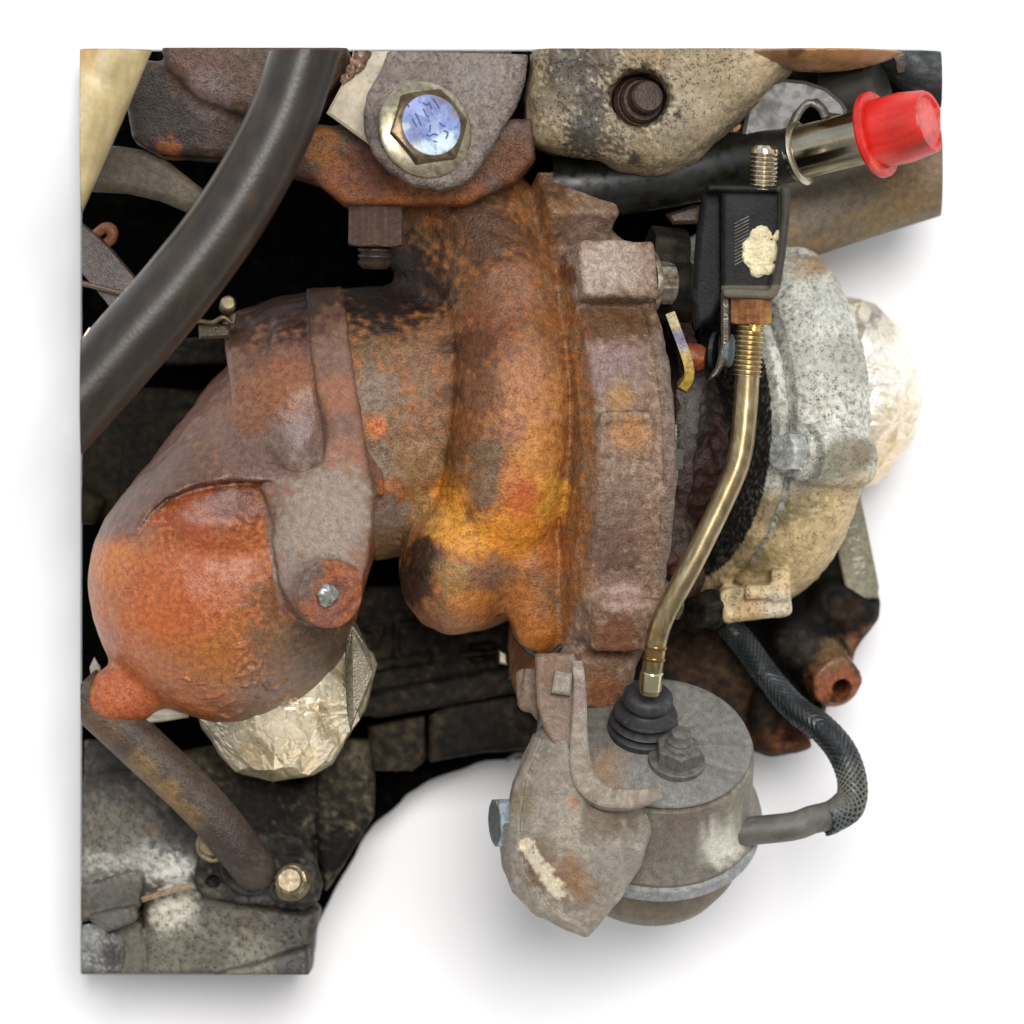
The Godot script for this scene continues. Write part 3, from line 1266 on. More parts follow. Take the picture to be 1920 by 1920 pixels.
# ---------------------------------------------------------------- turbine housing
func make_turbine() -> void:
	var t := thing("turbine_housing", "large rusty orange turbine housing with a swollen scroll", "turbine housing", V(920, 1200, 0), 40)
	var f := Field.new()
	f.cell = 5.0
	f.lo = V(600, 320, -190)
	f.hi = V(1270, 1340, 230)
	f.add(Turned.new(V(662, 795, -150), V(0.99, -0.14, 0), P([0, 0, 0, 257, 4, 261, 200, 244, 300, 190, 300, 0])), 1)
	f.add(Ring.new(V(894, 796, -190), V(-0.08, 1, 0), V(0.24, 0, 0.97), 272, 122, 108, 1.0), 0, 10)
	f.add(Cone.new(V(890, 420, -90), V(950, 540, 0), 118, 96), 2, 50)
	f.add(Cone.new(V(780, 400, -150), V(860, 500, -110), 90, 110), 2, 40)
	f.add(Cone.new(V(790, 350, -120), V(905, 420, -90), 95, 108), 2, 40)
	f.add(Cone.new(V(995, 1060, 30), V(1008, 1176, 20), 66, 48), 0, 26)
	f.add(Ell.new(V(852, 1068, 10), V(104, 122, 130)), 0, 40)
	var A := V(0.933, 0, -0.36).normalized()
	f.add(Turned.new(V(948, 868, -208), A, P([0, 0, 0, 400, 14, 444, 20, 450, 134, 456, 139, 450, 139, 0]), 2.0), 3, 14)
	f.add(Turned.new(V(1076, 868, -257), A, P([0, 0, 0, 462, 6, 468, 20, 468, 25, 462, 25, 0]), 1.0), 4, 2)
	var bx := Basis(A, V(0, 1, 0), V(0.36, 0, 0.933))
	f.add(Block.new(V(1138, 522, 58), V(76, 56, 70), 11, bx.rotated(A, deg_to_rad(14))), 5, 14)
	f.add(Block.new(V(1066, 402, -60), V(70, 60, 76), 12, bx.rotated(A, deg_to_rad(40))), 6, 12)
	f.add(Block.new(V(1162, 1150, 84), V(74, 52, 66), 16, bx.rotated(A, deg_to_rad(-24))), 7, 22)
	f.add(Block.new(V(1116, 1250, -10), V(58, 62, 70), 20, bx.rotated(A, deg_to_rad(-30))), 8, 26)
	f.add(Block.new(V(1168, 783, 188), V(50, 9, 12), 4, bx), 3, 8)
	f.add(Block.new(V(1168, 822, 186), V(52, 34, 9), 6, bx), 3, 10)
	f.amp = 4.0
	f.per = 55.0
	var paint := mottle(col("#8a5a30", 0.97), col("#80684c", 0.95), col("#a8682c", 0.98), 80, 26, [
		[980, 900, 60, col("#c8803c", 1.0), 0.8], [1000, 760, 80, col("#bb8048", 1.0), 0.75], [1010, 850, 60, col("#c48640", 1.0), 0.8], [960, 810, 30, col("#a06a54", 0.95), 0.7], [985, 690, 60, col("#a9734e", 0.97), 0.7],
		[1000, 960, 70, col("#d28a3c", 1.05), 0.85], [960, 1000, 70, col("#d08522", 1.03), 0.85], [920, 1020, 50, col("#d48a20", 1.05), 0.85], [1030, 930, 44, col("#cc9a3a", 1.05), 0.8], [980, 930, 40, col("#b8542a", 1.0), 0.7], [1040, 1040, 50, col("#a8652c", 0.97), 0.7],
		[845, 930, 46, col("#d8902c", 1.05), 0.85], [838, 985, 46, col("#dca040", 1.05), 0.8], [790, 960, 46, col("#b09058", 1.0), 0.6], [870, 1010, 50, col("#cf8f28", 1.05), 0.8],
		[930, 610, 70, col("#7a4526", 0.9), 0.8], [890, 660, 50, col("#5f3416", 0.85), 0.8], [900, 740, 50, col("#6b4322", 0.88), 0.75], [960, 540, 70, col("#8a5c3c", 0.92), 0.7], [900, 540, 40, col("#6d4c2c", 0.9), 0.6], [915, 860, 44, col("#6f5c44", 0.9), 0.85], [905, 920, 36, col("#7a6650", 0.9), 0.7], [870, 800, 40, col("#7d4a18", 0.9), 0.8],
		[842, 650, 26, col("#4d2c0e", 0.8), 0.8], [846, 740, 26, col("#553210", 0.8), 0.8], [852, 850, 28, col("#69420f", 0.85), 0.8], [860, 900, 26, col("#7a4f18", 0.9), 0.7],
		[740, 620, 50, col("#9a6434", 0.95), 0.8], [780, 660, 50, col("#85664a", 0.92), 0.7], [700, 650, 50, col("#7c6444", 0.92), 0.7], [700, 740, 60, col("#857868", 0.95), 0.8], [740, 820, 50, col("#80664a", 0.92), 0.6], [715, 880, 50, col("#8a8070", 0.97), 0.85], [780, 860, 50, col("#9a8058", 0.97), 0.7], [705, 800, 24, col("#d07a40", 1.0), 0.9], [735, 912, 17, col("#cc7a42", 1.0), 0.85], [720, 970, 60, col("#867870", 0.97), 0.8], [700, 565, 60, col("#5d5038", 0.88), 0.7],
		[730, 1030, 46, col("#8a6c34", 0.95), 0.7], [795, 1045, 44, col("#3a220c", 0.75), 0.95], [775, 1095, 44, col("#2c1a0c", 0.75), 0.9], [850, 1080, 40, col("#a07c3c", 0.97), 0.6], [860, 1130, 30, col("#c08030", 1.0), 0.6], [925, 1080, 46, col("#7c5c44", 0.92), 0.8], [905, 1130, 30, col("#b87428", 1.0), 0.7], [880, 1172, 50, col("#b47438", 0.97), 0.75], [970, 1130, 50, col("#a8661c", 0.97), 0.8], [1010, 1190, 50, col("#a8661c", 0.97), 0.9],
		[900, 430, 80, col("#4f3018", 0.85), 0.85], [980, 450, 40, col("#5f3c20", 0.88), 0.7], [720, 525, 120, col("#22120d", 0.7), 0.95], [800, 540, 60, col("#261610", 0.7), 0.8]], 51, 0.5)  # dark spots at the neck top paint the shade under the manifold
	var grey := mottle(col("#8e7866", 1.0), col("#7a624e", 0.98), col("#a08a76", 1.03), 50, 18, [[1150, 660, 50, col("#9c8680", 1.02), 0.8], [1160, 990, 70, col("#7a604c", 0.95), 0.85], [1160, 1060, 40, col("#664e3a", 0.92), 0.85], [1165, 1122, 34, col("#b49c8c", 1.05), 0.9], [1160, 1195, 50, col("#74502f", 0.93), 0.9], [1120, 590, 60, col("#5f4022", 0.88), 0.9], [1190, 598, 50, col("#5f4022", 0.88), 0.9],  # lug faces lighter, undersides darker: light and shade painted in
		[1140, 512, 80, col("#b0a498", 1.05), 0.85], [1150, 600, 60, col("#6b4a26", 0.9), 0.85], [1150, 700, 60, col("#8f7a76", 0.95), 0.7], [1160, 745, 30, col("#b08a4a", 0.95), 0.7], [1180, 815, 40, col("#b4814a", 0.95), 0.8], [1130, 1020, 60, col("#70574a", 0.9), 0.8], [1150, 930, 60, col("#806c5c", 0.9), 0.6], [1160, 1110, 46, col("#a0887c", 0.97), 0.7], [1150, 1190, 46, col("#7a5236", 0.9), 0.8], [1120, 1250, 50, col("#8a684c", 0.9), 0.6], [1130, 1300, 40, col("#a05c2a", 0.9), 0.6],
		[1050, 390, 40, col("#8a5f2c", 0.9), 0.6], [1085, 430, 36, col("#a08478", 0.95), 0.6], [1040, 350, 40, col("#5c3f22", 0.85), 0.7], [1080, 900, 40, col("#8c5526", 0.95), 0.9], [1080, 760, 40, col("#8a5228", 0.95), 0.9], [1065, 620, 46, col("#7a4a22", 0.9), 0.9], [1070, 1080, 46, col("#96683e", 0.95), 0.8], [1060, 520, 26, col("#6e3a18", 0.9), 0.9]], 57)
	solid("gasket", tube([V(962, 1186, 20), V(984, 1214, 34), V(1010, 1232, 38), V(1036, 1226, 38), V(1054, 1211, 38), V(1072, 1213, 36), V(1092, 1236, 34), V(1108, 1252, 30)], 6.0, 12), mats.rust, t, plain(col("#241010", 0.8)))
	var rim := mottle(col("#77695e", 0.9), col("#675a50", 0.9), col("#887c70", 0.9), 40, 12, [], 58)
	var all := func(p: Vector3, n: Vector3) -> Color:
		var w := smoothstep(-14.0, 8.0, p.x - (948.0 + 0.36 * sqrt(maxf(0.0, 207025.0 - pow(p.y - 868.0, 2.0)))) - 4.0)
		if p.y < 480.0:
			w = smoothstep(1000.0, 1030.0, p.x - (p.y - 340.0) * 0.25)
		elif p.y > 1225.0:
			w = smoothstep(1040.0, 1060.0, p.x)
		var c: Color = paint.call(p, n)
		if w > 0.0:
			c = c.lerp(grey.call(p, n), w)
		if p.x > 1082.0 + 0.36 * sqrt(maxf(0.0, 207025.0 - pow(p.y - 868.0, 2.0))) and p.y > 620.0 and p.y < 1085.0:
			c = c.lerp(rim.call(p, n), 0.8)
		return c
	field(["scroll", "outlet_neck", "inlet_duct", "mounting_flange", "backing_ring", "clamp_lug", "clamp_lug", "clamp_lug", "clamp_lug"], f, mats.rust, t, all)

	# bolts on the flange lugs, seen from the side
	var zn := mottle(col("#b9b6a8", 0.9), col("#8e8470", 0.9), col("#7b6547", 0.9), 30, 12, [], 61)
	bolt_side("lug_bolt", "pale zinc hex bolt beside the top grey clamp lug of the turbine flange", V(1212, 530, 34), A, 36, 42, 60, zn)
	bolt_side("lug_bolt", "dull hex bolt beside the lower lug, behind the bent actuator rod", V(1231, 1126, 62), A, 32, 34, 48, mottle(col("#8a8672", 0.9), col("#7a6b58", 0.9), col("#6a5c4a", 0.9), 30, 12, [], 62))

func bolt_side(called: String, label: String, c: Vector3, a: Vector3, ap: float, h: float, wash: float, paint: Callable) -> void:
	var t := thing(called, label, "bolt", c, c.z)
	solid("washer", lathe(c, a, [Vector2(0, wash), Vector2(2, wash + 1), Vector2(9, wash + 1), Vector2(11, wash - 1)], 48), mats.dull_metal, t, paint, 30)
	solid("hex_head", hexagon(c + a * 10, a, ap, h, 0.25), mats.dull_metal, t, paint, 25)


# ---------------------------------------------------------------- exhaust elbow
func make_elbow() -> void:
	var t := thing("exhaust_elbow", "big rusty red-brown exhaust elbow bulging at the front", "exhaust elbow", V(420, 1355, 0), 60)
	var f := Field.new()
	f.cell = 5.0
	f.lo = V(140, 490, -170)
	f.hi = V(720, 1375, 320)
	var dome := Cone.new(V(538, 852, -150), V(421, 1096, -15), 206, 259)
	f.add(dome, 0)
	f.add(Turned.new(V(658, 795, -150), V(0.99, -0.14, 0), P([-2, 0, -2, 261, -8, 265, -110, 262, -205, 240, -216, 225, -216, 0])), 0, 14)
	var skin := Cone.new(V(602, 850, -146), V(450, 1090, 0), 246, 274)
	f.add(Both.new(skin, Slab.new(P([120, 500, 720, 500, 720, 930, 500, 902, 440, 905, 372, 915, 318, 935, 282, 965, 262, 1000, 225, 1010, 170, 985, 140, 960]), -400, 400, 3), 8), 2, 8)
	f.add(Both.new(Slab.new(P([574, 540, 640, 536, 655, 640, 680, 790, 702, 930, 699, 1000, 690, 1060, 675, 1100, 640, 1140, 560, 1135, 530, 1095, 522, 1040, 505, 970, 492, 912, 560, 884, 606, 866, 600, 790, 590, 700, 580, 630]), -100, 400, 8), Cone.new(V(600, 790, -282), V(596, 1115, -152), 400, 404), 10), 3, 10)
	f.add(Ell.new(V(420, 965, 224), V(96, 58, 52)), 0, 40, 1)
	var B := V(0.42, 0.16, 0.89).normalized()
	f.add(Rod.new(V(626, 1112, 262) - B * 170, V(626, 1112, 262), 65, 7), 4, 16)
	f.add(Ell.new(V(228, 1306, 10), V(72, 56, 70)), 5, 30)
	f.add(Cone.new(V(486, 596, 14), V(480, 668, 62), 24, 18), 0, 14, 1)
	f.add(Ell.new(V(562, 805, 150), V(50, 84, 36)), 0, 26, 1)
	# raised cast characters low on the dome
	var marks := [[[442, 1240], [462, 1220]], [[450, 1228], [468, 1216], [466, 1206], [448, 1212]], [[446, 1258], [466, 1238], [478, 1230], [492, 1240], [486, 1250], [470, 1252]], [[450, 1266], [470, 1258], [492, 1244]], [[498, 1276], [506, 1286], [520, 1288], [536, 1276]], [[500, 1322], [525, 1312], [544, 1296]], [[488, 1304], [500, 1298]], [[384, 1308], [402, 1306], [422, 1296]], [[418, 1324], [428, 1314], [438, 1312]], [[416, 1340], [430, 1344], [450, 1332]], [[372, 1282], [388, 1278]], [[346, 1268], [362, 1274]], [[462, 1284], [484, 1278]]]
	var flat := Field.new()
	flat.add(dome)
	for s: Array in marks:
		for i in s.size() - 1:
			var a := V(s[i][0], s[i][1], 0)
			var b := V(s[i + 1][0], s[i + 1][1], 0)
			a.z = flat.surface_z(a.x, a.y, 330)
			b.z = flat.surface_z(b.x, b.y, 330)
			f.add(Cone.new(a + V(0, 0, 2), b + V(0, 0, 2), 4.6, 4.6), 0, 3)
	f.amp = 3.5
	f.per = 80.0
	var red := mottle(col("#a0602f", 1.14), col("#96502a", 1.14), col("#b37440", 1.14), 80, 15, [
		[370, 960, 90, col("#7c3414", 1.14), 0.75], [450, 940, 60, col("#5a2a10", 1.08), 0.8], [210, 1050, 60, col("#b56c28", 1.21), 0.8], [330, 1130, 100, col("#a85a2c", 1.21), 0.8], [280, 1180, 70, col("#b0602f", 1.21), 0.6], [400, 1060, 80, col("#a45c3a", 1.14), 0.6], [270, 1000, 30, col("#8a5f4a", 1.14), 0.7],
		[560, 1230, 110, col("#6d5a44", 1.14), 0.9], [480, 1320, 90, col("#7e6452", 1.14), 0.9], [620, 1200, 80, col("#57493a", 1.08), 0.8], [520, 1120, 50, col("#6b4a2c", 1.14), 0.8], [420, 1240, 60, col("#a06830", 1.18), 0.7], [400, 1310, 60, col("#9a6038", 1.18), 0.6], [300, 1250, 60, col("#a2683e", 1.18), 0.6], [180, 1150, 40, col("#b06a3c", 1.18), 0.6],
		[240, 1320, 80, col("#a4522a", 1.18), 0.7], [200, 1330, 40, col("#b05e34", 1.18), 0.6]], 71, 0.7)
	var skinc := mottle(col("#6d4e40", 1.17), col("#74564a", 1.17), col("#7f5c44", 1.17), 80, 24, [
		[480, 830, 90, col("#6c5850", 1.17), 0.85], [560, 850, 60, col("#6a5a52", 1.17), 0.7], [540, 720, 60, col("#8a5632", 1.18), 0.7], [470, 760, 60, col("#80522f", 1.18), 0.6], [650, 860, 46, col("#94604a", 1.1), 0.7], [640, 740, 46, col("#8c5a42", 1.21), 0.8], [600, 580, 60, col("#5a3420", 1.14), 0.8], [520, 545, 100, col("#2c1810", 0.8), 0.9], [610, 530, 70, col("#2c1810", 0.8), 0.85], [450, 620, 40, col("#3e2a22", 1.08), 0.7],  # darkest spots paint shade on top of the collar
		[620, 960, 100, col("#8a7c70", 1.21), 0.95], [560, 1000, 60, col("#827468", 1.21), 0.9], [560, 1080, 50, col("#7b6c62", 1.21), 0.9], [620, 1040, 60, col("#86776c", 1.21), 0.8], [330, 880, 80, col("#5e4538", 1.14), 0.8], [230, 930, 80, col("#5a4034", 1.12), 0.7], [300, 800, 60, col("#6a3f30", 1.14), 0.6]], 73)
	var bossc := mottle(col("#a06038", 0.93), col("#7a4a38", 0.93), col("#b4744a", 0.93), 30, 9, [[640, 1100, 20, col("#5a2a14", 0.9), 0.7], [615, 1150, 30, col("#8a5a50", 0.9), 0.6], [570, 1100, 30, col("#6e6058", 0.92), 0.9], [590, 1070, 26, col("#6e6058", 0.92), 0.9]], 75)
	var sl: Field = f
	var pick := func(p: Vector3, n: Vector3) -> Color:
		var edge := 902.0
		if p.x < 500.0:
			edge = 902.0 + pow((500.0 - p.x) / 240.0, 3.0) * 100.0
		var arm := p.x > 486.0 + maxf(0.0, p.y - 900.0) * 0.18 and p.y < 1150.0
		if Vector2(p.x - 626.0, p.y - 1112.0).length() < 64.0 and p.z > 190.0:
			return bossc.call(p, n)
		if p.x < 262.0 and p.y > 960.0:
			var w := smoothstep(1030.0, 985.0, p.y + 0.2 * p.x - 45.0)
			return red.call(p, n).lerp(skinc.call(p, n), w)
		if p.y < edge or (arm and p.z > 100.0):
			return skinc.call(p, n)
		return red.call(p, n)
	field(["dome", "dome", "shell", "arm", "boss", "side_lug"], f, [mats.rust_smooth, mats.rust_smooth, mats.rust_smooth, mats.cast, mats.rust, mats.rust], t, pick)

	t = thing("elbow_stud", "silvery stud end set in the rusty boss of the elbow", "stud", V(610, 1114, 262), 262)
	solid("stud", crumple(lathe(V(608, 1114, 250), B, [Vector2(0, 24), Vector2(16, 24), Vector2(22, 20), Vector2(25, 12)], 28), 4, 14, 6), mats.zinc, t, mottle(col("#a9aaa6", 0.9), col("#cfd2d0", 0.9), col("#6b6a60", 0.9), 14, 7, [], 5), 50)
	solid("washer", lathe(V(619, 1108, 245), B, [Vector2(0, 58), Vector2(3, 61), Vector2(7, 61), Vector2(7, 55), Vector2(0, 55)], 48, true), mats.dull_metal, t, plain(col("#8f8880", 0.9)), 30)
	solid("seat", lathe(V(610, 1115, 252), B, [Vector2(0, 36), Vector2(4, 34), Vector2(6, 27)], 32), mats.rust, t, mottle(col("#8a5238", 0.9), col("#5a2c1a", 0.9), col("#a8734e", 0.9), 14, 7, [], 6), 40)


# ---------------------------------------------------------------- foil covers
func make_foils() -> void:
	var cream := mottle(col("#faebc8", 1.0), col("#fff6e0", 1.0), col("#e6cf9c", 1.0), 60, 14, [[505, 1345, 16, col("#f2d568", 1.0), 0.8], [390, 1390, 60, col("#d8d4cc", 1.0), 0.6]], 81)
	var t := thing("foil_cover", "crumpled aluminium foil cup taped under the rusty elbow", "foil cover", V(510, 1480, 90), 90)
	var prof := []
	for i in 11:
		var x := i / 10.0
		prof.append(Vector2(-60 + 268 * x, 172 * pow(maxf(0.0, 1.0 - pow(x, 2.6)), 0.62) + 2.0))
	var cup := lathe(V(520, 1276, -125), V(-0.06, 0.98, 0.12), prof, 24)
	solid("cup", creased(cup, 9.0, 130.0, 12), mats.foil, t, cream, 7)
	var flap := plate([Vector2(650, 1168), Vector2(662, 1176), Vector2(690, 1226), Vector2(695, 1258), Vector2(684, 1300), Vector2(672, 1345), Vector2(655, 1372), Vector2(648, 1330), Vector2(640, 1250)], 40, 52, 3)
	solid("flap", crumple(flap, 14, 40, 5), mats.dull_metal, t, mottle(col("#6f6a58", 0.95), col("#8b8672", 0.95), col("#4c4738", 0.9), 40, 14, [], 6), 20)
	t = thing("foil_scrap", "pale torn foil scrap beside the orange lug of the elbow", "foil scrap", V(290, 1350, 20), 20)
	solid("scrap", crumple(plate([Vector2(225, 1358), Vector2(262, 1340), Vector2(285, 1322), Vector2(312, 1320), Vector2(352, 1334), Vector2(352, 1342), Vector2(300, 1356)], 10, 22, 2), 10, 30, 3), mats.card, t, plain(col("#b3ab98", 0.95)), 20)
	solid("scrap", crumple(plate([Vector2(176, 1235), Vector2(186, 1252), Vector2(184, 1290), Vector2(170, 1300), Vector2(168, 1250)], -30, -18, 2), 6, 30, 3), mats.card, t, plain(col("#9d9688", 0.95)), 20)

	t = thing("inlet_foil", "bright crumpled foil capping the compressor inlet", "foil cover", V(1640, 915, -220), -200)
	prof = []
	for i in 9:
		var x := i / 8.0
		prof.append(Vector2(-40 + 212 * x, 184 * pow(maxf(0.0, 1.0 - pow(x, 4.0)), 0.5) + 2.0))
	var cap := lathe(V(1546, 740, -296), V(0.88, 0, -0.47), prof, 30)
	var dirt := mottle(col("#fbf6ea", 1.0), col("#fffdf6", 1.0), col("#e6dcc0", 1.0), 50, 18, [[1660, 840, 60, col("#e6c898", 1.0), 0.5], [1640, 890, 50, col("#e6c898", 1.0), 0.55], [1690, 780, 40, col("#e0c498", 1.0), 0.35], [1640, 590, 50, col("#b8b4a8", 1.0), 0.7]], 83)
	solid("cap", creased(cap, 9.0, 110.0, 23), mats.foil, t, dirt, 7)


# ---------------------------------------------------------------- compressor and bearing housing
func make_compressor() -> void:
	var t := thing("bearing_housing", "dark rusty bearing housing between the turbine flange and the compressor", "bearing housing", V(1290, 1100, -200), -150)
	var A := V(0.96, 0.1, -0.24).normalized()
	var f := Field.new()
	f.cell = 6.0
	f.lo = V(1180, 430, -420)
	f.hi = V(1420, 1180, 120)
	f.add(Turned.new(V(1190, 830, -230), A, P([0, 0, 0, 300, 40, 300, 60, 200, 150, 186, 150, 0])), 0)
	f.add(Cone.new(V(1275, 790, -40), V(1290, 735, 0), 50, 34), 0, 30)
	f.add(Cone.new(V(1255, 1020, -40), V(1275, 1080, -20), 60, 44), 0, 30)
	f.add(Ell.new(V(1262, 1075, 10), V(26, 20, 30)), 0, 10)
	f.amp = 8.0
	f.per = 30.0
	field(["housing"], f, mats.rust, t, mottle(col("#3a1f16", 0.85), col("#2a1812", 0.8), col("#55291a", 0.85), 60, 18, [[1290, 770, 60, col("#5d5c56", 0.9), 0.75], [1270, 830, 50, col("#4a4844", 0.9), 0.6], [1250, 680, 60, col("#120c0b", 0.7), 0.8], [1260, 990, 50, col("#4a3f34", 0.85), 0.7], [1262, 1070, 40, col("#5a2a1c", 0.9), 0.6]], 91))

	t = thing("clamp_stud", "short bright threaded stud with a grey nut at the turbine flange edge", "stud", V(1250, 880, 60), 60)
	solid("stud", lathe(V(1256, 838, 96), V(0.05, -1, 0.1), threaded(40, 13, 8)), mats.zinc, t, plain(col("#d9d6bd", 0.95)), 30)
	solid("nut", hexagon(V(1257, 878, 96), V(0.05, -1, 0.1), 20, 38, 0.3), mats.dull_metal, t, plain(col("#75706a", 0.9)), 25)
	solid("stud_end", lathe(V(1258, 910, 94), V(0.05, -1, 0.1), [Vector2(0, 11), Vector2(30, 13)], 20), mats.zinc, t, plain(col("#cfc0b4", 0.9)), 30)

	t = thing("dark_hex_bolt", "dim greasy hex bolt behind the pale lug bolt", "bolt", V(1280, 500, -60), -60)
	var gr := mottle(col("#3c352c", 0.8), col("#2a2620", 0.8), col("#4c463c", 0.8), 20, 8, [], 92)
	solid("flange", lathe(V(1225, 545, -70), A, [Vector2(0, 60), Vector2(60, 66), Vector2(70, 58)], 40), mats.oily, t, gr, 30)
	solid("hex_head", hexagon(V(1218, 470, -80), A, 42, 70, 0.1, 10.0), mats.oily, t, gr, 25)

	var lever := thing("wastegate_lever", "heat-tinted yellow and purple wastegate lever on a rusty pivot", "lever", V(1290, 720, 20), 30)
	var tint := func(p: Vector3, _n: Vector3) -> Color:
		var y := p.y
		var c := col("#e9dc98", 0.62)
		if y > 615.0:
			c = col("#e9dc98", 0.62).lerp(col("#8a7fae", 0.6), smoothstep(612.0, 628.0, y))
		if y > 640.0:
			c = col("#8a7fae", 0.6).lerp(col("#c4bfc8", 0.6), smoothstep(642.0, 652.0, y))
		if y > 655.0:
			c = col("#c4bfc8", 0.6).lerp(col("#e2c552", 0.68), smoothstep(656.0, 664.0, y))
		return c
	solid("lever", tube([V(1256, 588, 50), V(1270, 625, 52), V(1284, 664, 54), V(1291, 690, 54), V(1290, 708, 50), V(1280, 724, 42)], 1.0, 8, 6, P([-9, -14, 9, -14, 9, 14, -9, 14])), mats.rust_smooth, lever, tint, 30)
	solid("pivot", lathe(V(1288, 668, 20), V(1, 0.12, 0.1), [Vector2(0, 26), Vector2(24, 26), Vector2(34, 20)], 32), mats.rust_smooth, lever, mottle(col("#a8561a", 0.95), col("#8a3c2c", 0.95), col("#d08a2a", 0.95), 16, 7, [], 93), 30)

	t = thing("compressor_housing", "grey pitted aluminium compressor housing, tan and oily low down", "compressor housing", V(1480, 1120, -200), -150)
	A = V(0.85, 0, -0.527).normalized()
	var O := V(1288, 800, -205)
	f = Field.new()
	f.cell = 5.0
	f.lo = V(1225, 380, -390)
	f.hi = V(1650, 1190, 160)
	f.add(Turned.new(O, A, P([0, 0, 0, 290, 4, 310, 16, 313, 24, 310, 28, 300, 44, 300, 60, 200, 60, 0]), 1.0), 0)
	f.add(Turned.new(O + V(0, -20, 0), A, P([34, 0, 34, 300, 44, 322, 70, 350, 105, 366, 140, 369, 175, 352, 205, 308, 224, 220, 226, 0]), 2.0), 0, 5)
	f.add(Turned.new(O - A * 2, A, P([0, 0, 0, 284, 8, 288, 12, 288, 12, 0]), 0.5), 1, 0)
	f.add(Rod.new(V(1494, 852, 84), V(1616, 868, 6), 52, 18), 2, 22)
	f.add(Rod.new(V(1484, 852, 86), V(1508, 854, 72), 47, 5), 2, 6)
	f.add(Cone.new(V(1490, 808, 90), V(1612, 796, 10), 8, 8), 0, 14)
	f.add(Block.new(V(1412, 1128, -70), V(66, 32, 60), 13, Basis(V(0.99, -0.12, 0), V(0.12, 0.99, 0), V(0, 0, 1))), 3, 20)
	f.add(Block.new(V(1418, 1108, -30), V(26, 14, 40), 4), 3, 3)
	f.add(Block.new(V(1458, 1096, -40), V(18, 30, 40), 5), 3, 6)
	f.amp = 3.0
	f.per = 40.0
	var grey := mottle(col("#dad8d0", 1.08), col("#c6c4ba", 1.08), col("#85857c", 1.0), 60, 12, [
		[1530, 500, 24, col("#b08d68", 0.95), 0.8], [1500, 500, 30, col("#b59a78", 0.95), 0.6], [1500, 440, 40, col("#c8d0d0", 1.0), 0.7], [1540, 580, 50, col("#cfd2cc", 1.0), 0.7], [1520, 700, 60, col("#c6c7bd", 1.0), 0.6], [1580, 680, 50, col("#98968a", 1.0), 0.5], [1470, 820, 40, col("#8f9288", 0.95), 0.7], [1580, 860, 46, col("#8a7c62", 0.95), 0.8], [1610, 850, 30, col("#7c6a50", 0.95), 0.7], [1540, 870, 40, col("#84836f", 0.95), 0.7]], 95)
	var tan_ := mottle(col("#d2b88c", 1.05), col("#bda377", 1.02), col("#dcc8a0", 1.05), 60, 16, [[1500, 940, 40, col("#857a5c", 0.95), 0.6], [1430, 1060, 40, col("#a8946c", 0.95), 0.6], [1450, 960, 40, col("#6d6448", 0.9), 0.7], [1400, 1040, 40, col("#7a6e4e", 0.9), 0.6], [1380, 1120, 20, col("#8e8664", 0.95), 0.7], [1450, 1140, 40, col("#cfc4b4", 1.0), 0.7], [1400, 1150, 40, col("#b98f60", 0.95), 0.6]], 96)
	var soot := mottle(col("#2a2722", 0.75), col("#1b1917", 0.75), col("#77726c", 0.85), 50, 8, [], 97)
	var flip := func(p: Vector3, n: Vector3) -> Color:
		var along := (p - O).dot(A)
		if along > 25.0 and along < 40.0 and p.y < 1060.0:
			return soot.call(p, n).lerp(grey.call(p, n), 0.55)
		var w := smoothstep(890.0, 935.0, p.y + 0.15 * (p.x - 1500.0))
		return grey.call(p, n).lerp(tan_.call(p, n), w)
	var q := func(p: Vector3, n: Vector3) -> Color:
		if (p - O).dot(A) < 3.0 and ((p - O) - A * (p - O).dot(A)).length() < 290.0:
			return soot.call(p, n)
		return flip.call(p, n)
	field(["scroll", "back_plate", "bolt_boss", "outlet_lug"], f, [mats.pitted, mats.pitted, mats.pitted, mats.pitted], t, q)

	var zn := mottle(col("#ccd0d0", 1.08), col("#b6bab8", 1.05), col("#e2e6e6", 1.08), 24, 12, [], 98)
	t = thing("cover_bolt", "small grey hex bolt on the round boss of the compressor", "bolt", V(1480, 852, 62), 62)
	var ax := V(-0.72, -0.06, 0.69).normalized()
	solid("washer", lathe(V(1488, 851, 82), ax, [Vector2(0, 44), Vector2(5, 44), Vector2(7, 41)], 40), mats.dull_metal, t, zn, 30)
	solid("hex_head", hexagon(V(1486, 851, 86), ax, 33, 30, 0.3), mats.dull_metal, t, zn, 25)
	t = thing("outlet_bolt", "black greasy bolt under the compressor beside the tan lug", "bolt", V(1320, 1140, -30), -30)
	ax = V(-0.75, 0.05, 0.66).normalized()
	var bk := mottle(col("#2c2923", 0.8), col("#1c1a16", 0.8), col("#4a453b", 0.8), 20, 8, [], 99)
	solid("washer", lathe(V(1338, 1142, -45), ax, [Vector2(0, 38), Vector2(8, 38), Vector2(11, 34)], 40), mats.oily, t, bk, 30)
	solid("hex_head", hexagon(V(1330, 1142, -38), ax, 30, 36, 0.2), mats.oily, t, bk, 25)


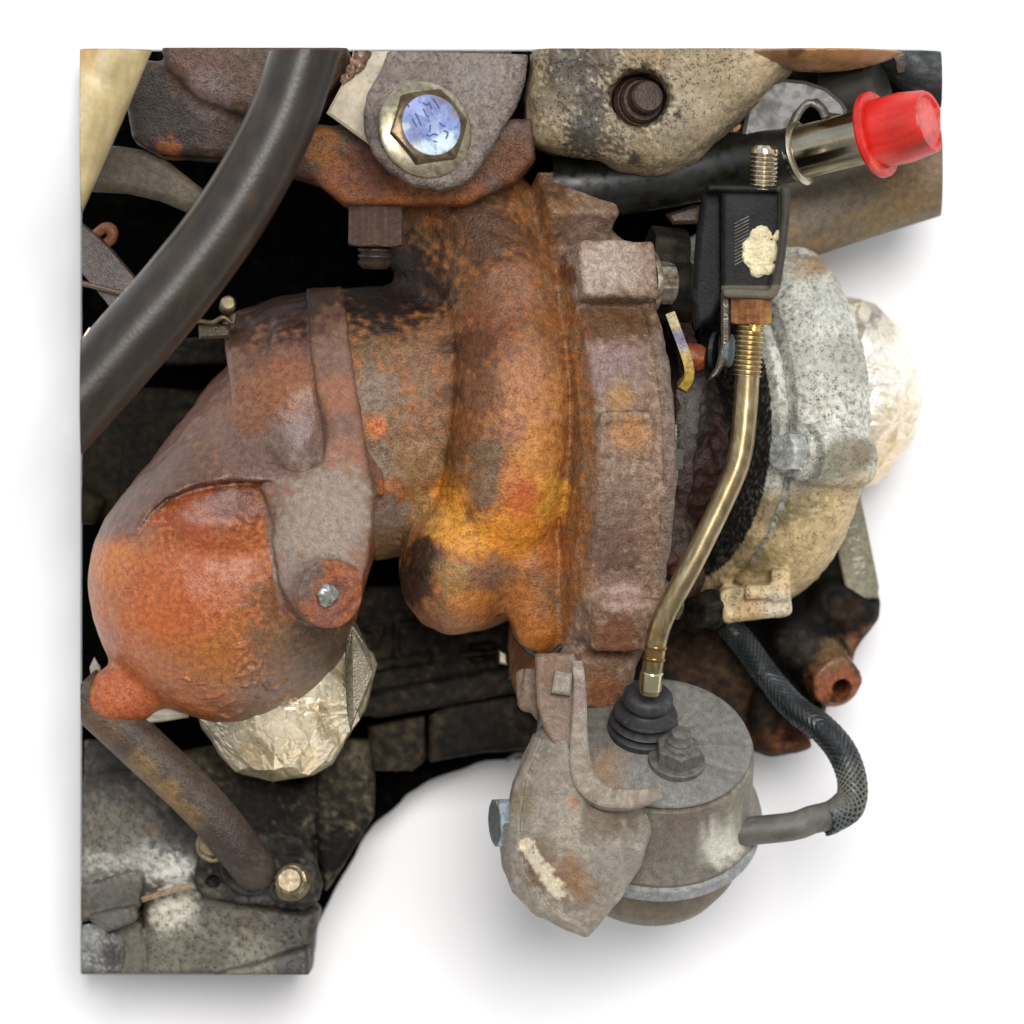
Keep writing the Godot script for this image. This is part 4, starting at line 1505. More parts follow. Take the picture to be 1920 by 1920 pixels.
# ---------------------------------------------------------------- wastegate actuator
func make_actuator() -> void:
	var a := V(0.08, -0.72, 0.69).normalized()     # out of the lid
	var c := V(1243, 1388, 70)
	var grey := mottle(col("#83817d", 0.95), col("#757370", 0.95), col("#8f8c86", 0.95), 70, 14, [[1140, 1440, 46, col("#a98868", 0.95), 0.7], [1130, 1350, 60, col("#6c6a5f", 0.95), 0.7], [1250, 1470, 60, col("#8c8a84", 0.95), 0.4], [1190, 1440, 40, col("#8f8f8a", 0.95), 0.6]], 101)
	var drum := mottle(col("#7d766a", 0.95), col("#6d675e", 0.95), col("#8c867a", 0.95), 70, 14, [[1300, 1530, 70, col("#74675e", 0.95), 0.7], [1350, 1585, 46, col("#d2d0c4", 1.08), 0.95], [1380, 1560, 30, col("#c8c6ba", 1.05), 0.8], [1390, 1520, 40, col("#96917f", 0.95), 0.7], [1280, 1620, 60, col("#7f7a74", 0.95), 0.5], [1400, 1460, 30, col("#8f8a7c", 0.95), 0.6]], 102)
	var rimc := mottle(col("#999b9d", 1.0), col("#86888a", 1.0), col("#b0b2b2", 1.02), 40, 9, [], 103)
	var cupc := mottle(col("#71644c", 0.95), col("#5f5440", 0.95), col("#85775c", 0.95), 50, 14, [], 104)
	var t := thing("wastegate_actuator", "dusty grey round wastegate actuator canister with black bellows on its lid", "actuator", V(1220, 1725, 70), 70)
	solid("drum", lathe(c, a, [Vector2(-200, 150), Vector2(-198, 200), Vector2(-180, 203), Vector2(-168, 196), Vector2(-150, 187), Vector2(-120, 181), Vector2(-60, 177), Vector2(-30, 175), Vector2(-19, 173), Vector2(-15, 166), Vector2(-14, 100)], 96), mats.cast, t, drum, 30)
	solid("lid", lathe(c, a, [Vector2(-13, 158), Vector2(-12, 166), Vector2(-9, 168), Vector2(-5, 167), Vector2(-1, 160), Vector2(0, 150), Vector2(0.5, 110), Vector2(1, 60), Vector2(1, 10)], 96), mats.cast, t, grey, 30)
	solid("rim", lathe(c, a, [Vector2(-226, 178), Vector2(-226, 200), Vector2(-222, 206), Vector2(-196, 208), Vector2(-190, 204), Vector2(-187, 176)], 96), mats.cast, t, rimc, 30)
	solid("cup", lathe(c, a, [Vector2(-385, 10), Vector2(-384, 70), Vector2(-376, 112), Vector2(-350, 150), Vector2(-305, 172), Vector2(-262, 178), Vector2(-225, 182)], 96), mats.cast, t, cupc, 30)
	# rubber bellows
	var b := c + V(-38, -18, -16)
	var rub := mottle(col("#3a3a3d", 0.85), col("#2c2c2e", 0.85), col("#48484b", 0.85), 40, 14, [], 105)
	var fold := mottle(col("#242426", 0.8), col("#1b1b1d", 0.8), col("#323234", 0.8), 40, 14, [], 106)
	var up := V(0.12, -0.8, 0.58).normalized()
	solid("bellows", lathe(b, up, [Vector2(-7.2, 65.4), Vector2(5.4, 67.1), Vector2(9.9, 61.9), Vector2(12.6, 53.3), Vector2(16.2, 58.5), Vector2(21.6, 65.4), Vector2(26.1, 60.2), Vector2(28.8, 49.9), Vector2(32.4, 53.3), Vector2(41.4, 61.1), Vector2(46.8, 58.5), Vector2(50.4, 43), Vector2(55.8, 37.8), Vector2(61.2, 43), Vector2(70.2, 48.2), Vector2(82.8, 46.4), Vector2(89.1, 41.3), Vector2(92.7, 34.4), Vector2(93.6, 21.5)], 64), mats.rubber, t, rub, 35)
	# stud and nut on the lid
	var nb := V(1268, 1424, 110)
	var an := V(0.12, -0.78, 0.62).normalized()
	var gn := mottle(col("#6a6862", 0.95), col("#595751", 0.95), col("#7b7972", 0.95), 20, 8, [], 107)
	solid("washer", lathe(nb, an, [Vector2(-6, 54), Vector2(3, 54), Vector2(5, 51)], 40), mats.cast, t, gn, 30)
	solid("nut", hexagon(nb + an * 4, an, 38, 32, 0.35), mats.cast, t, gn, 25)
	solid("stud", lathe(nb + an * 34, an, [Vector2(0, 25), Vector2(4, 28), Vector2(9, 25), Vector2(12, 22), Vector2(16, 25), Vector2(21, 22), Vector2(25, 20), Vector2(34, 19), Vector2(38, 12)], 28), mats.cast, t, gn, 30)

	t = thing("actuator_shield", "scraped grey sheet metal shield bulging in front of the actuator", "heat shield", V(1080, 1755, 200), 190)
	var f := Field.new()
	f.cell = 5.0
	f.lo = V(920, 1350, 20)
	f.hi = V(1260, 1780, 330)
	var out := Slab.new(P([1014, 1366, 1056, 1372, 1084, 1430, 1092, 1478, 1105, 1508, 1150, 1512, 1234, 1494, 1228, 1545, 1205, 1620, 1160, 1690, 1104, 1758, 1060, 1744, 1005, 1716, 962, 1672, 946, 1636, 940, 1590, 960, 1478, 985, 1412]), 10, 330, 18)
	f.add(Both.new(out, Ell.new(V(1092, 1566, -30), V(178, 300, 285)), 12), 0)
	f.add(Both.new(Slab.new(P([1000, 1380, 1018, 1385, 985, 1470, 974, 1560, 990, 1640, 1030, 1700, 1100, 1745, 1104, 1760, 1005, 1718, 960, 1674, 942, 1630, 938, 1586, 962, 1476]), 30, 300, 4), Ell.new(V(1086, 1566, -24), V(178, 298, 290)), 6), 1, 4)
	f.amp = 3.0
	f.per = 70.0
	var shc := mottle(col("#968e81", 1.0), col("#857c71", 0.98), col("#a69d91", 1.0), 110, 40, [
		[1072, 1503, 15, col("#a8682f", 0.95), 0.85], [1040, 1540, 60, col("#a29a8c", 0.97), 0.6], [1010, 1600, 40, col("#7c6652", 0.95), 0.7], [1060, 1640, 44, col("#8a6242", 0.95), 0.75], [1090, 1660, 36, col("#96704e", 0.95), 0.6], [1010, 1640, 30, col("#7a563c", 0.95), 0.6], [1130, 1535, 50, col("#6a5a48", 0.93), 0.8], [1180, 1520, 40, col("#6a5a48", 0.93), 0.7], [1150, 1620, 60, col("#8c8680", 0.97), 0.5], [975, 1500, 30, col("#8c8064", 0.95), 0.6]], 111)
	var scr := make_noise(77)
	var scratch := func(p: Vector3, n: Vector3) -> Color:
		var k: Color = shc.call(p, n)
		# bare metal scrape
		var s := V(985, 1585, 0)
		var e := V(1045, 1668, 0)
		var h := clampf((Vector2(p.x - s.x, p.y - s.y)).dot(Vector2(60, 83)) / 10489.0, 0.0, 1.0)
		var dd := Vector2(p.x - lerpf(s.x, e.x, h), p.y - lerpf(s.y, e.y, h)).length() + 14.0 * scr.get_noise_3d(p.x / 16.0, p.y / 16.0, 0.0)
		return k.lerp(col("#e0d4bc", 1.0), smoothstep(15.0 + 4.0 * h, 9.0, dd))
	field(["shell", "folded_edge"], f, mats.cast, t, scratch)

	t = thing("shield_bolt", "bright bluish zinc bolt head at the shield's left edge", "bolt", V(935, 1590, 120), 120)
	var zz := mottle(col("#b9c6cf", 0.95), col("#cdd8de", 0.95), col("#98a6b0", 0.95), 20, 8, [], 112)
	var bax := V(-0.96, 0.05, 0.28).normalized()
	solid("hex_head", hexagon(V(950, 1542, 122), bax, 44, 24, 0.5), mats.zinc, t, zz, 25)
	solid("washer", lathe(V(966, 1542, 118), bax, [Vector2(0, 40), Vector2(14, 40), Vector2(16, 36)], 40), mats.zinc, t, zz, 30)

	t = thing("actuator_bracket", "rust-brown bent steel bracket holding the actuator to the turbine", "bracket", V(1060, 1510, 150), 190)
	var br := mottle(col("#85705f", 0.95), col("#76604f", 0.95), col("#8f7d70", 0.95), 60, 14, [[1040, 1260, 40, col("#7d5a3e", 0.95), 0.7], [1085, 1290, 30, col("#86706c", 0.95), 0.7], [1030, 1350, 40, col("#826a58", 0.95), 0.5], [1080, 1470, 30, col("#93897c", 0.95), 0.7], [1160, 1495, 60, col("#87806f", 0.95), 0.7], [1060, 1400, 30, col("#8a7a6a", 0.95), 0.6]], 115)
	f = Field.new()
	f.cell = 4.0
	f.lo = V(940, 1190, 60)
	f.hi = V(1250, 1540, 290)
	f.add(Slab.new(P([1003, 1226, 1076, 1224, 1090, 1250, 1097, 1300, 1098, 1420, 1082, 1446, 1062, 1424, 1042, 1404, 1020, 1366, 1006, 1320]), 148, 186, 8, Vector2(0, 0.12)), 0)
	f.add(Cone.new(V(980, 1270, 90), V(990, 1318, 100), 14, 20), 3, 8)
	f.add(Slab.new(P([985, 1255, 1010, 1255, 1012, 1360, 990, 1330, 978, 1290]), 90, 120, 6), 3, 6)
	f.amp = 1.2
	f.per = 50.0
	field(["side_plate", "side_plate", "side_plate", "tail"], f, mats.cast, t, br)
	solid("strap", tube([V(1083, 1240, 184), V(1087, 1300, 194), V(1086, 1370, 206), V(1087, 1424, 220), V(1098, 1466, 238), V(1130, 1492, 254), V(1180, 1497, 256), V(1238, 1486, 244)], [10.0, 13.0, 16.0, 20.0, 23.0, 23.0, 20.0, 11.0], 8, 8, P([-0.95, -0.34, -0.75, -0.5, 0.75, -0.5, 0.95, -0.34, 0.95, 0.34, 0.75, 0.5, -0.75, 0.5, -0.95, 0.34])), mats.cast, t, mottle(col("#94887a", 0.98), col("#877868", 0.96), col("#a2988c", 1.0), 50, 20, [[1090, 1300, 40, col("#86706a", 0.96), 0.7]], 117), 35)
	t = thing("bracket_bolt", "squarish dull bolt end on the rust-brown bracket", "bolt", V(1060, 1300, 190), 190)
	solid("head", prism(P([-16, -20, 16, -20, 18, 22, -18, 22]), V(1052, 1280, 176), V(0.98, 0.15, -0.1), V(-0.12, 0.98, 0), V(0.1, 0, 0.99), 30, 4), mats.cast, t, mottle(col("#9a9084", 0.95), col("#857a6e", 0.95), col("#a89e90", 0.95), 20, 8, [], 116), 25)


# ---------------------------------------------------------------- rod, clevis and top stud
func make_rod() -> void:
	var t := thing("actuator_rod", "bent gold-tinted steel rod running down into the bellows", "rod", V(1218, 1290, 150), 190)
	var gold := mottle(col("#b09c78", 0.86), col("#9a865f", 0.84), col("#c8b897", 0.9), 40, 12, [[1225, 1230, 20, col("#8a6a38", 0.95), 0.6], [1220, 1180, 16, col("#a57c3c", 0.95), 0.6]], 121)
	solid("shaft", tube([V(1402, 690, 190), V(1398, 760, 190), V(1390, 838, 192), V(1376, 890, 194), V(1335, 980, 196), V(1288, 1075, 196), V(1248, 1150, 190), V(1232, 1195, 182), V(1226, 1240, 172), V(1218, 1300, 150)], [23.0, 23.0, 23.0, 22.5, 22.0, 21.5, 21.0, 21.0, 20.0, 20.0], 32), mats.brassy, t, gold, 50)
	solid("thread", lathe(V(1401, 705, 190), V(0.07, -1, 0.0), threaded(122, 27, 9.2, false, 0.17), 36), mats.brassy, t, mottle(col("#c9b48a", 0.95), col("#b89f72", 0.95), col("#d8c8a2", 0.95), 30, 10, [], 122), 25)
	solid("end_ring", lathe(V(1219.2, 1292, 153), V(8, -60, 22), [Vector2(0, 22), Vector2(34, 22), Vector2(37, 20)], 32), mats.chrome, t, plain(col("#d8cfae", 0.95)), 30)
	for q: Array in [[1229.5, 1216, 177.5], [1226.5, 1238, 172.5]]:
		solid("groove_ring", lathe(V(q[0], q[1], q[2]), V(6, -45, 10), [Vector2(0, 21), Vector2(2, 22), Vector2(5, 22), Vector2(7, 21)], 32), mats.brassy, t, plain(col("#8e6e3c", 0.95)))
	solid("lock_nut", hexagon(V(1409, 560, 190), V(-0.02, 1, -0.05), 38, 48, 0.5), mats.rust_smooth, t, mottle(col("#86552a", 0.95), col("#6e3f1c", 0.95), col("#a8783c", 0.95), 26, 9, [[1440, 590, 20, col("#c9a050", 0.95), 0.8]], 123), 25)
	solid("burr", crumple(lathe(V(1414, 612, 216), V(0.4, -0.4, 0.8), [Vector2(-4, 10), Vector2(4, 12), Vector2(8, 5)], 16), 6, 8, 3), mats.brassy, t, plain(col("#d9bb6a", 0.95)), 50)

	t = thing("clevis_bracket", "black U-shaped clevis bracket with a blob of cream paint", "bracket", V(1395, 560, 190), 190)
	var blk := mottle(col("#1d1d1f", 0.7), col("#141416", 0.7), col("#28282a", 0.7), 60, 18, [[1390, 370, 40, col("#2e2f2e", 0.75), 0.7], [1420, 530, 40, col("#2a2824", 0.75), 0.6]], 125)
	var f := Field.new()
	f.cell = 4.0
	f.lo = V(1285, 320, 60)
	f.hi = V(1500, 720, 280)
	f.add(Slab.new(P([1352, 350, 1478, 352, 1482, 360, 1470, 480, 1458, 552, 1440, 556, 1366, 556, 1352, 540]), 165, 198, 9), 0)
	f.add(Slab.new(P([1464, 352, 1480, 352, 1480, 400, 1471, 480, 1462, 540, 1450, 556, 1438, 556, 1446, 530, 1456, 480, 1464, 400]), 165, 240, 7), 1, 10)
	f.add(Slab.new(P([1325, 346, 1480, 350, 1480, 362, 1325, 360]), 120, 210, 5), 0, 6)
	f.add(Slab.new(P([1354, 543, 1366, 541, 1442, 545, 1454, 552, 1450, 562, 1366, 560, 1354, 556]), 165, 236, 5), 2, 6)
	f.add(Slab.new(P([1318, 350, 1360, 348, 1362, 560, 1340, 600, 1304, 620, 1296, 560, 1306, 440]), 110, 158, 14), 0, 8)
	field(["back", "flange", "lip"], f, mats.black_paint, t, func(p: Vector3, n: Vector3) -> Color:
		var k: Color = blk.call(p, n)
		if p.x > 1438.0 + (p.y < 400.0 as int) * 20.0 and p.z > 200.0:
			k = k.lerp(col("#6b655a", 0.9), 0.45)
		if p.y > 536.0 and p.z > 175.0 and p.x > 1350.0:
			k = k.lerp(col("#8a7f6c", 0.9), 0.6)
		return k)
	solid("tongue", plate([Vector2(1352, 548), Vector2(1369, 548), Vector2(1369, 640), Vector2(1363, 676), Vector2(1346, 704), Vector2(1326, 716), Vector2(1342, 688), Vector2(1352, 645)], 130, 206, 4), mats.dull_metal, t, plain(col("#544d44", 0.9)), 30)
	solid("pin_washer", lathe(V(1362, 657, 178), V(1, 0.1, 0.25), [Vector2(0, 29), Vector2(3, 31), Vector2(9, 31), Vector2(11, 28)], 40), mats.dull_metal, t, plain(col("#7d8896", 0.9)), 30)
	solid("pin_washer", lathe(V(1336, 655, 150), V(1, 0.1, 0.25), [Vector2(0, 34), Vector2(8, 34)], 40), mats.dull_metal, t, plain(col("#3a3639", 0.9)), 30)
	# knurled patch: fine ridges
	for i in 13:
		var y0 := 412.0 + i * 6.4
		solid("knurl_ridge", tube([V(1377, y0 + 8, 199), V(1404, y0 - 6, 199)], 1.7, 6, 1), mats.paint, t, plain(col("#47473f", 0.9)))
	# a flake of thick cream paint
	var g := Field.new()
	g.cell = 2.5
	g.cut = false
	g.lo = V(1380, 415, 185)
	g.hi = V(1475, 530, 225)
	for q: Array in [[1428, 440, 18], [1412, 458, 16], [1438, 462, 15], [1408, 478, 17], [1430, 482, 20], [1450, 478, 12], [1455, 446, 8], [1459, 437, 6], [1440, 504, 13], [1420, 508, 14], [1402, 488, 10], [1456, 500, 7], [1434, 494, 14], [1400, 462, 9], [1448, 466, 11], [1415, 440, 10], [1416, 496, 12]]:
		g.add(Ell.new(V(q[0], q[1], 200), V(q[2], q[2] * 0.95, 9)), 0, 5)
	g.amp = 3.0
	g.per = 9.0
	field(["paint_blob"], g, mats.card, t, mottle(col("#f0e2b8", 1.0), col("#e6d5a6", 1.0), col("#f6ecca", 1.0), 20, 7, [], 126))

	t = thing("top_stud", "bright upright threaded stud rising from the black clevis", "stud", V(1432, 352, 185), 190)
	solid("stud", lathe(V(1430, 356, 185), V(0.05, -1, 0.02), threaded(76, 27, 8.6), 40), mats.chrome, t, mottle(col("#d9ceb8", 0.9), col("#c8b89c", 0.9), col("#ece4d2", 0.9), 20, 8, [], 127), 25)


# ---------------------------------------------------------------- pipes and hoses at the top
func make_pipes() -> void:
	var t := thing("black_hose", "thick black rubber hose crossing diagonally in front", "hose", V(160, 760, 400), 400)
	solid("hose", tube([V(640, -60, 400), V(598, 20, 400), V(568, 110, 400), V(522, 240, 400), V(440, 392, 400), V(335, 535, 400), V(232, 655, 400), V(130, 770, 400), V(40, 870, 400)], [62.0, 62.0, 64.0, 67.0, 70.0, 73.0, 73.0, 72.0], 40), mats.gloss_rubber, t, mottle(col("#3b3128", 0.72), col("#322a22", 0.72), col("#45392b", 0.76), 110, 36, [], 131), 60)
	t = thing("cream_pipe", "smooth cream pipe in the top corner, cut by the frame", "pipe", V(160, 300, 330), 330)
	solid("pipe", tube([V(265, -60, 330), V(200, 96, 330), V(150, 215, 330), V(60, 420, 330)], 78.0, 40), mats.plastic, t, mottle(col("#d9c592", 0.97), col("#cdb680", 0.97), col("#e0d0a4", 0.97), 120, 40, [[165, 110, 46, col("#c89a5c", 0.95), 0.6]], 132), 60)

	t = thing("water_outlet", "mottled tan aluminium outlet casting with a dark recessed bolt hole", "casting", V(1150, 310, 0), 20)
	var f := Field.new()
	f.cell = 5.0
	f.lo = V(965, 85, -140)
	f.hi = V(1510, 330, 160)
	f.add(Slab.new(P([1000, 60, 1500, 60, 1480, 110, 1440, 152, 1392, 200, 1345, 245, 1290, 285, 1230, 310, 1170, 316, 1120, 300, 1040, 286, 1000, 270, 984, 235, 986, 180, 996, 120]), -180, 110, 58), 0)
	f.add(Cone.new(V(1390, 60, -20), V(1240, 230, 0), 112, 96), 0, 50)
	f.add(Cone.new(V(1196, 190, 30), V(1200, 186, 200), 50, 60), 0, 10, 1)
	f.amp = 5.0
	f.per = 60.0
	var al := mottle(col("#9c8a6e", 1.0), col("#86765c", 0.98), col("#b4a388", 1.02), 60, 10, [[1330, 200, 50, col("#b8a88e", 1.05), 0.7], [1400, 150, 50, col("#c8b698", 1.05), 0.7], [1060, 120, 50, col("#55483a", 0.9), 0.8], [1090, 240, 36, col("#302b23", 0.8), 0.8],  # pale right edge is painted light; dark left blotches are oil
		[1080, 150, 60, col("#3c362c", 0.85), 0.8], [1110, 200, 40, col("#2f2b24", 0.85), 0.8], [1050, 190, 50, col("#5e523e", 0.9), 0.7], [1100, 260, 50, col("#3a342a", 0.85), 0.85], [1020, 200, 30, col("#85735c", 0.95), 0.6], [1120, 120, 50, col("#443528", 0.85), 0.7], [1160, 280, 20, col("#3a3126", 0.85), 0.7], [1190, 300, 16, col("#2a241c", 0.85), 0.8], [1300, 180, 60, col("#a4957c", 0.97), 0.6], [1270, 250, 50, col("#9a8c78", 0.97), 0.6], [1440, 120, 60, col("#cbb595", 0.98), 0.8], [1340, 130, 70, col("#95805c", 0.95), 0.6], [1220, 110, 40, col("#94743e", 0.95), 0.6], [1200, 190, 62, col("#2e1f18", 0.8), 0.95], [1268, 220, 9, col("#1a1611", 0.8), 0.9]], 135, 0.9)
	field(["casting"], f, mats.pitted, t, al)
	t = thing("recessed_bolt", "dark brown bolt sunk in the tan casting's round hole", "bolt", V(1205, 190, 30), 40)
	var dk := mottle(col("#4b382c", 0.85), col("#3e2d24", 0.85), col("#55443a", 0.85), 30, 10, [], 136)
	var ax := V(0.3, -0.1, 0.95).normalized()
	solid("washer", lathe(V(1196, 192, 20), ax, [Vector2(0, 52), Vector2(14, 52), Vector2(20, 46)], 48), mats.rust_smooth, t, plain(col("#3a2a22", 0.85)), 30)
	solid("collar", lathe(V(1200, 190, 34), ax, [Vector2(0, 44), Vector2(14, 43), Vector2(20, 38)], 48), mats.rust_smooth, t, dk, 30)
	solid("head", lathe(V(1204, 186, 50), ax, [Vector2(0, 32), Vector2(32, 31), Vector2(37, 27)], 48), mats.rust_smooth, t, dk, 30)

	t = thing("tan_canister", "smooth tan painted canister bottom showing at the upper edge", "canister", V(1540, 134, 60), 60)
	f = Field.new()
	f.cell = 5.0
	f.lo = V(1330, 85, -160)
	f.hi = V(1740, 150, 230)
	f.add(Ell.new(V(1535, 50, 40), V(192, 84, 150)), 0)
	field(["canister"], f, mats.paint, t, mottle(col("#b98a55", 0.97), col("#c4976a", 0.97), col("#a57640", 0.97), 90, 30, [[1460, 110, 50, col("#8c6a4a", 0.95), 0.6], [1490, 98, 16, col("#5a3c28", 0.9), 0.7]], 137))

	t = thing("black_tube", "dark painted tube ending in the polished red-capped stub", "tube", V(1300, 300, -30), -20)
	solid("tube", tube([V(1040, 350, -60), V(1140, 345, -55), V(1260, 325, -40), V(1380, 305, -15), V(1460, 296, 20), V(1500, 288, 45)], [58.0, 60.0, 62.0, 58.0, 52.0, 50.0], 36), mats.paint, t, mottle(col("#1d1e1b", 0.8), col("#151613", 0.8), col("#27281f", 0.8), 60, 18, [], 138), 60)
	ax = V(0.86, -0.2, 0.47).normalized()
	var o := V(1500, 286, 40)
	t = thing("polished_stub", "polished steel stub pipe with a raised ring, behind the top stud", "pipe stub", V(1560, 280, 70), 80)
	solid("stub", lathe(o, ax, [Vector2(-10, 52), Vector2(200, 51), Vector2(204, 48)], 56), mats.chrome, t, mottle(col("#b3ab95", 0.92), col("#a39b84", 0.92), col("#bfb9a6", 0.92), 50, 16, [[1595, 275, 26, col("#a89878", 0.85), 0.9], [1600, 300, 22, col("#7d684a", 0.85), 0.9]], 139), 40)
	solid("ring", lathe(o + ax * -2, ax, [Vector2(0, 51), Vector2(2, 58), Vector2(7, 62), Vector2(12, 58), Vector2(14, 51)], 56), mats.brassy, t, plain(col("#cfc9ae", 0.95)), 50)
	t = thing("red_cap", "red plastic cap plugging the polished stub pipe", "cap", V(1690, 330, 140), 140)
	var red := mottle(col("#e2281c", 0.92), col("#d41f16", 0.92), col("#ea3a2c", 0.92), 60, 18, [[1650, 262, 26, col("#b01a14", 0.88), 0.5], [1690, 270, 22, col("#b83428", 0.88), 0.3], [1738, 268, 9, col("#8a4a44", 0.85), 0.8], [1722, 232, 5, col("#9a4a40", 0.85), 0.8], [1748, 250, 6, col("#7a3a34", 0.85), 0.7], [1640, 310, 16, col("#f06a5c", 0.92), 0.7], [1690, 190, 16, col("#f0564a", 0.92), 0.5], [1742, 225, 30, col("#ee6a5e", 0.92), 0.75]], 140, 1.0)
	var capo := V(1646, 251, 120)
	solid("cap", lathe(capo, ax, [Vector2(-4, 60), Vector2(10, 66), Vector2(60, 67), Vector2(108, 60), Vector2(114, 57), Vector2(114, 50), Vector2(109, 47), Vector2(108.5, 36), Vector2(108.5, 26), Vector2(108, 14), Vector2(108, 5)], 56), mats.plastic, t, red, 35)
	solid("flange", lathe(capo, ax, [Vector2(-12, 60), Vector2(-10, 80), Vector2(-5, 83), Vector2(3, 82), Vector2(7, 77), Vector2(6, 60)], 56), mats.plastic, t, red, 35)

	t = thing("brown_pipe", "wide dusty brown pipe slanting off behind the red cap", "pipe", V(1700, 390, -150), -150)
	solid("pipe", tube([V(1380, 455, -160), V(1500, 412, -160), V(1640, 364, -160), V(1850, 296, -160)], [72.0, 74.0, 76.0, 78.0], 44), mats.cast, t, mottle(col("#8a7558", 0.95), col("#7a6b58", 0.95), col("#927a54", 0.95), 80, 18, [[1540, 380, 60, col("#6c655a", 0.95), 0.8], [1600, 360, 50, col("#746a58", 0.95), 0.7], [1700, 360, 50, col("#85683c", 0.95), 0.6]], 141), 60)
	t = thing("loop_bracket", "grey curved metal loop bracket under the tan canister", "bracket", V(1480, 250, 10), 10)
	var bw := mottle(col("#6c6764", 0.92), col("#5c5855", 0.92), col("#7c7774", 0.92), 40, 14, [[1430, 200, 50, col("#35322f", 0.85), 0.8]], 142)  # dark spot paints shade on the left side of the loop
	solid("loop", plate([Vector2(1390, 258), Vector2(1400, 205), Vector2(1436, 158), Vector2(1466, 148), Vector2(1510, 152), Vector2(1550, 166), Vector2(1578, 190), Vector2(1588, 206), Vector2(1584, 222), Vector2(1550, 218), Vector2(1544, 206), Vector2(1530, 192), Vector2(1512, 196), Vector2(1492, 216), Vector2(1480, 244), Vector2(1478, 262), Vector2(1430, 270)], -10, 22, 7), mats.paint, t, bw, 30)
	solid("hole_rim", tube([V(1484, 250, 18), V(1496, 214, 22), V(1516, 194, 24), V(1536, 202, 22), V(1546, 220, 18)], 7.0, 14), mats.dull_metal, t, plain(col("#8a8780", 0.92)))
	t = thing("dark_bush", "dark grey rubber bush beside the speckled foam hose", "bush", V(1620, 215, -60), -50)
	solid("bush", lathe(V(1560, 190, -70), V(0.9, -0.25, 0.35), [Vector2(0, 66), Vector2(92, 64), Vector2(104, 52)], 44), mats.rubber, t, mottle(col("#3c3a34", 0.85), col("#2c2a26", 0.85), col("#494740", 0.85), 50, 16, [], 143), 40)
	t = thing("foam_hose", "black speckled foam-covered hose in the upper corner", "hose", V(1740, 180, -80), -80)
	solid("hose", tube([V(1640, 40, -100), V(1690, 100, -95), V(1740, 140, -85), V(1830, 170, -70)], 50.0, 36), mats.pitted, t, mottle(col("#2d2f30", 0.85), col("#222425", 0.85), col("#5d6264", 0.85), 30, 6, [], 144), 60)
	solid("strap", tube([V(1670, 80, -40), V(1684, 108, -42), V(1690, 136, -50)], 1.0, 8, 5, P([-9, -4, 9, -4, 9, 4, -9, 4])), mats.dull_metal, t, plain(col("#6d6a62", 0.9)), 30)
	t = thing("copper_shim", "small copper-brown metal shim below the tan casting", "shim", V(1375, 260, -20), -20)
	solid("shim", plate([Vector2(1354, 240), Vector2(1378, 228), Vector2(1396, 234), Vector2(1372, 262), Vector2(1362, 268)], -30, -12, 3), mats.dull_metal, t, plain(col("#a07a50", 0.92)))
	solid("shim", plate([Vector2(1310, 262), Vector2(1345, 248), Vector2(1352, 272), Vector2(1312, 284)], -60, -44, 3), mats.rust, t, plain(col("#7a5440", 0.9)))
	solid("shim", plate([Vector2(1392, 240), Vector2(1404, 228), Vector2(1398, 252), Vector2(1386, 262)], -20, -6, 2), mats.dull_metal, t, plain(col("#7c7a78", 0.9)))
	t = thing("brown_clip", "dull brown strip just left of the black clevis", "clip", V(1290, 410, -80), -80)
	solid("strip", plate([Vector2(1248, 402), Vector2(1300, 384), Vector2(1314, 384), Vector2(1308, 418), Vector2(1262, 420)], -110, -80, 6), mats.rust_smooth, t, plain(col("#5c4c3e", 0.85)))


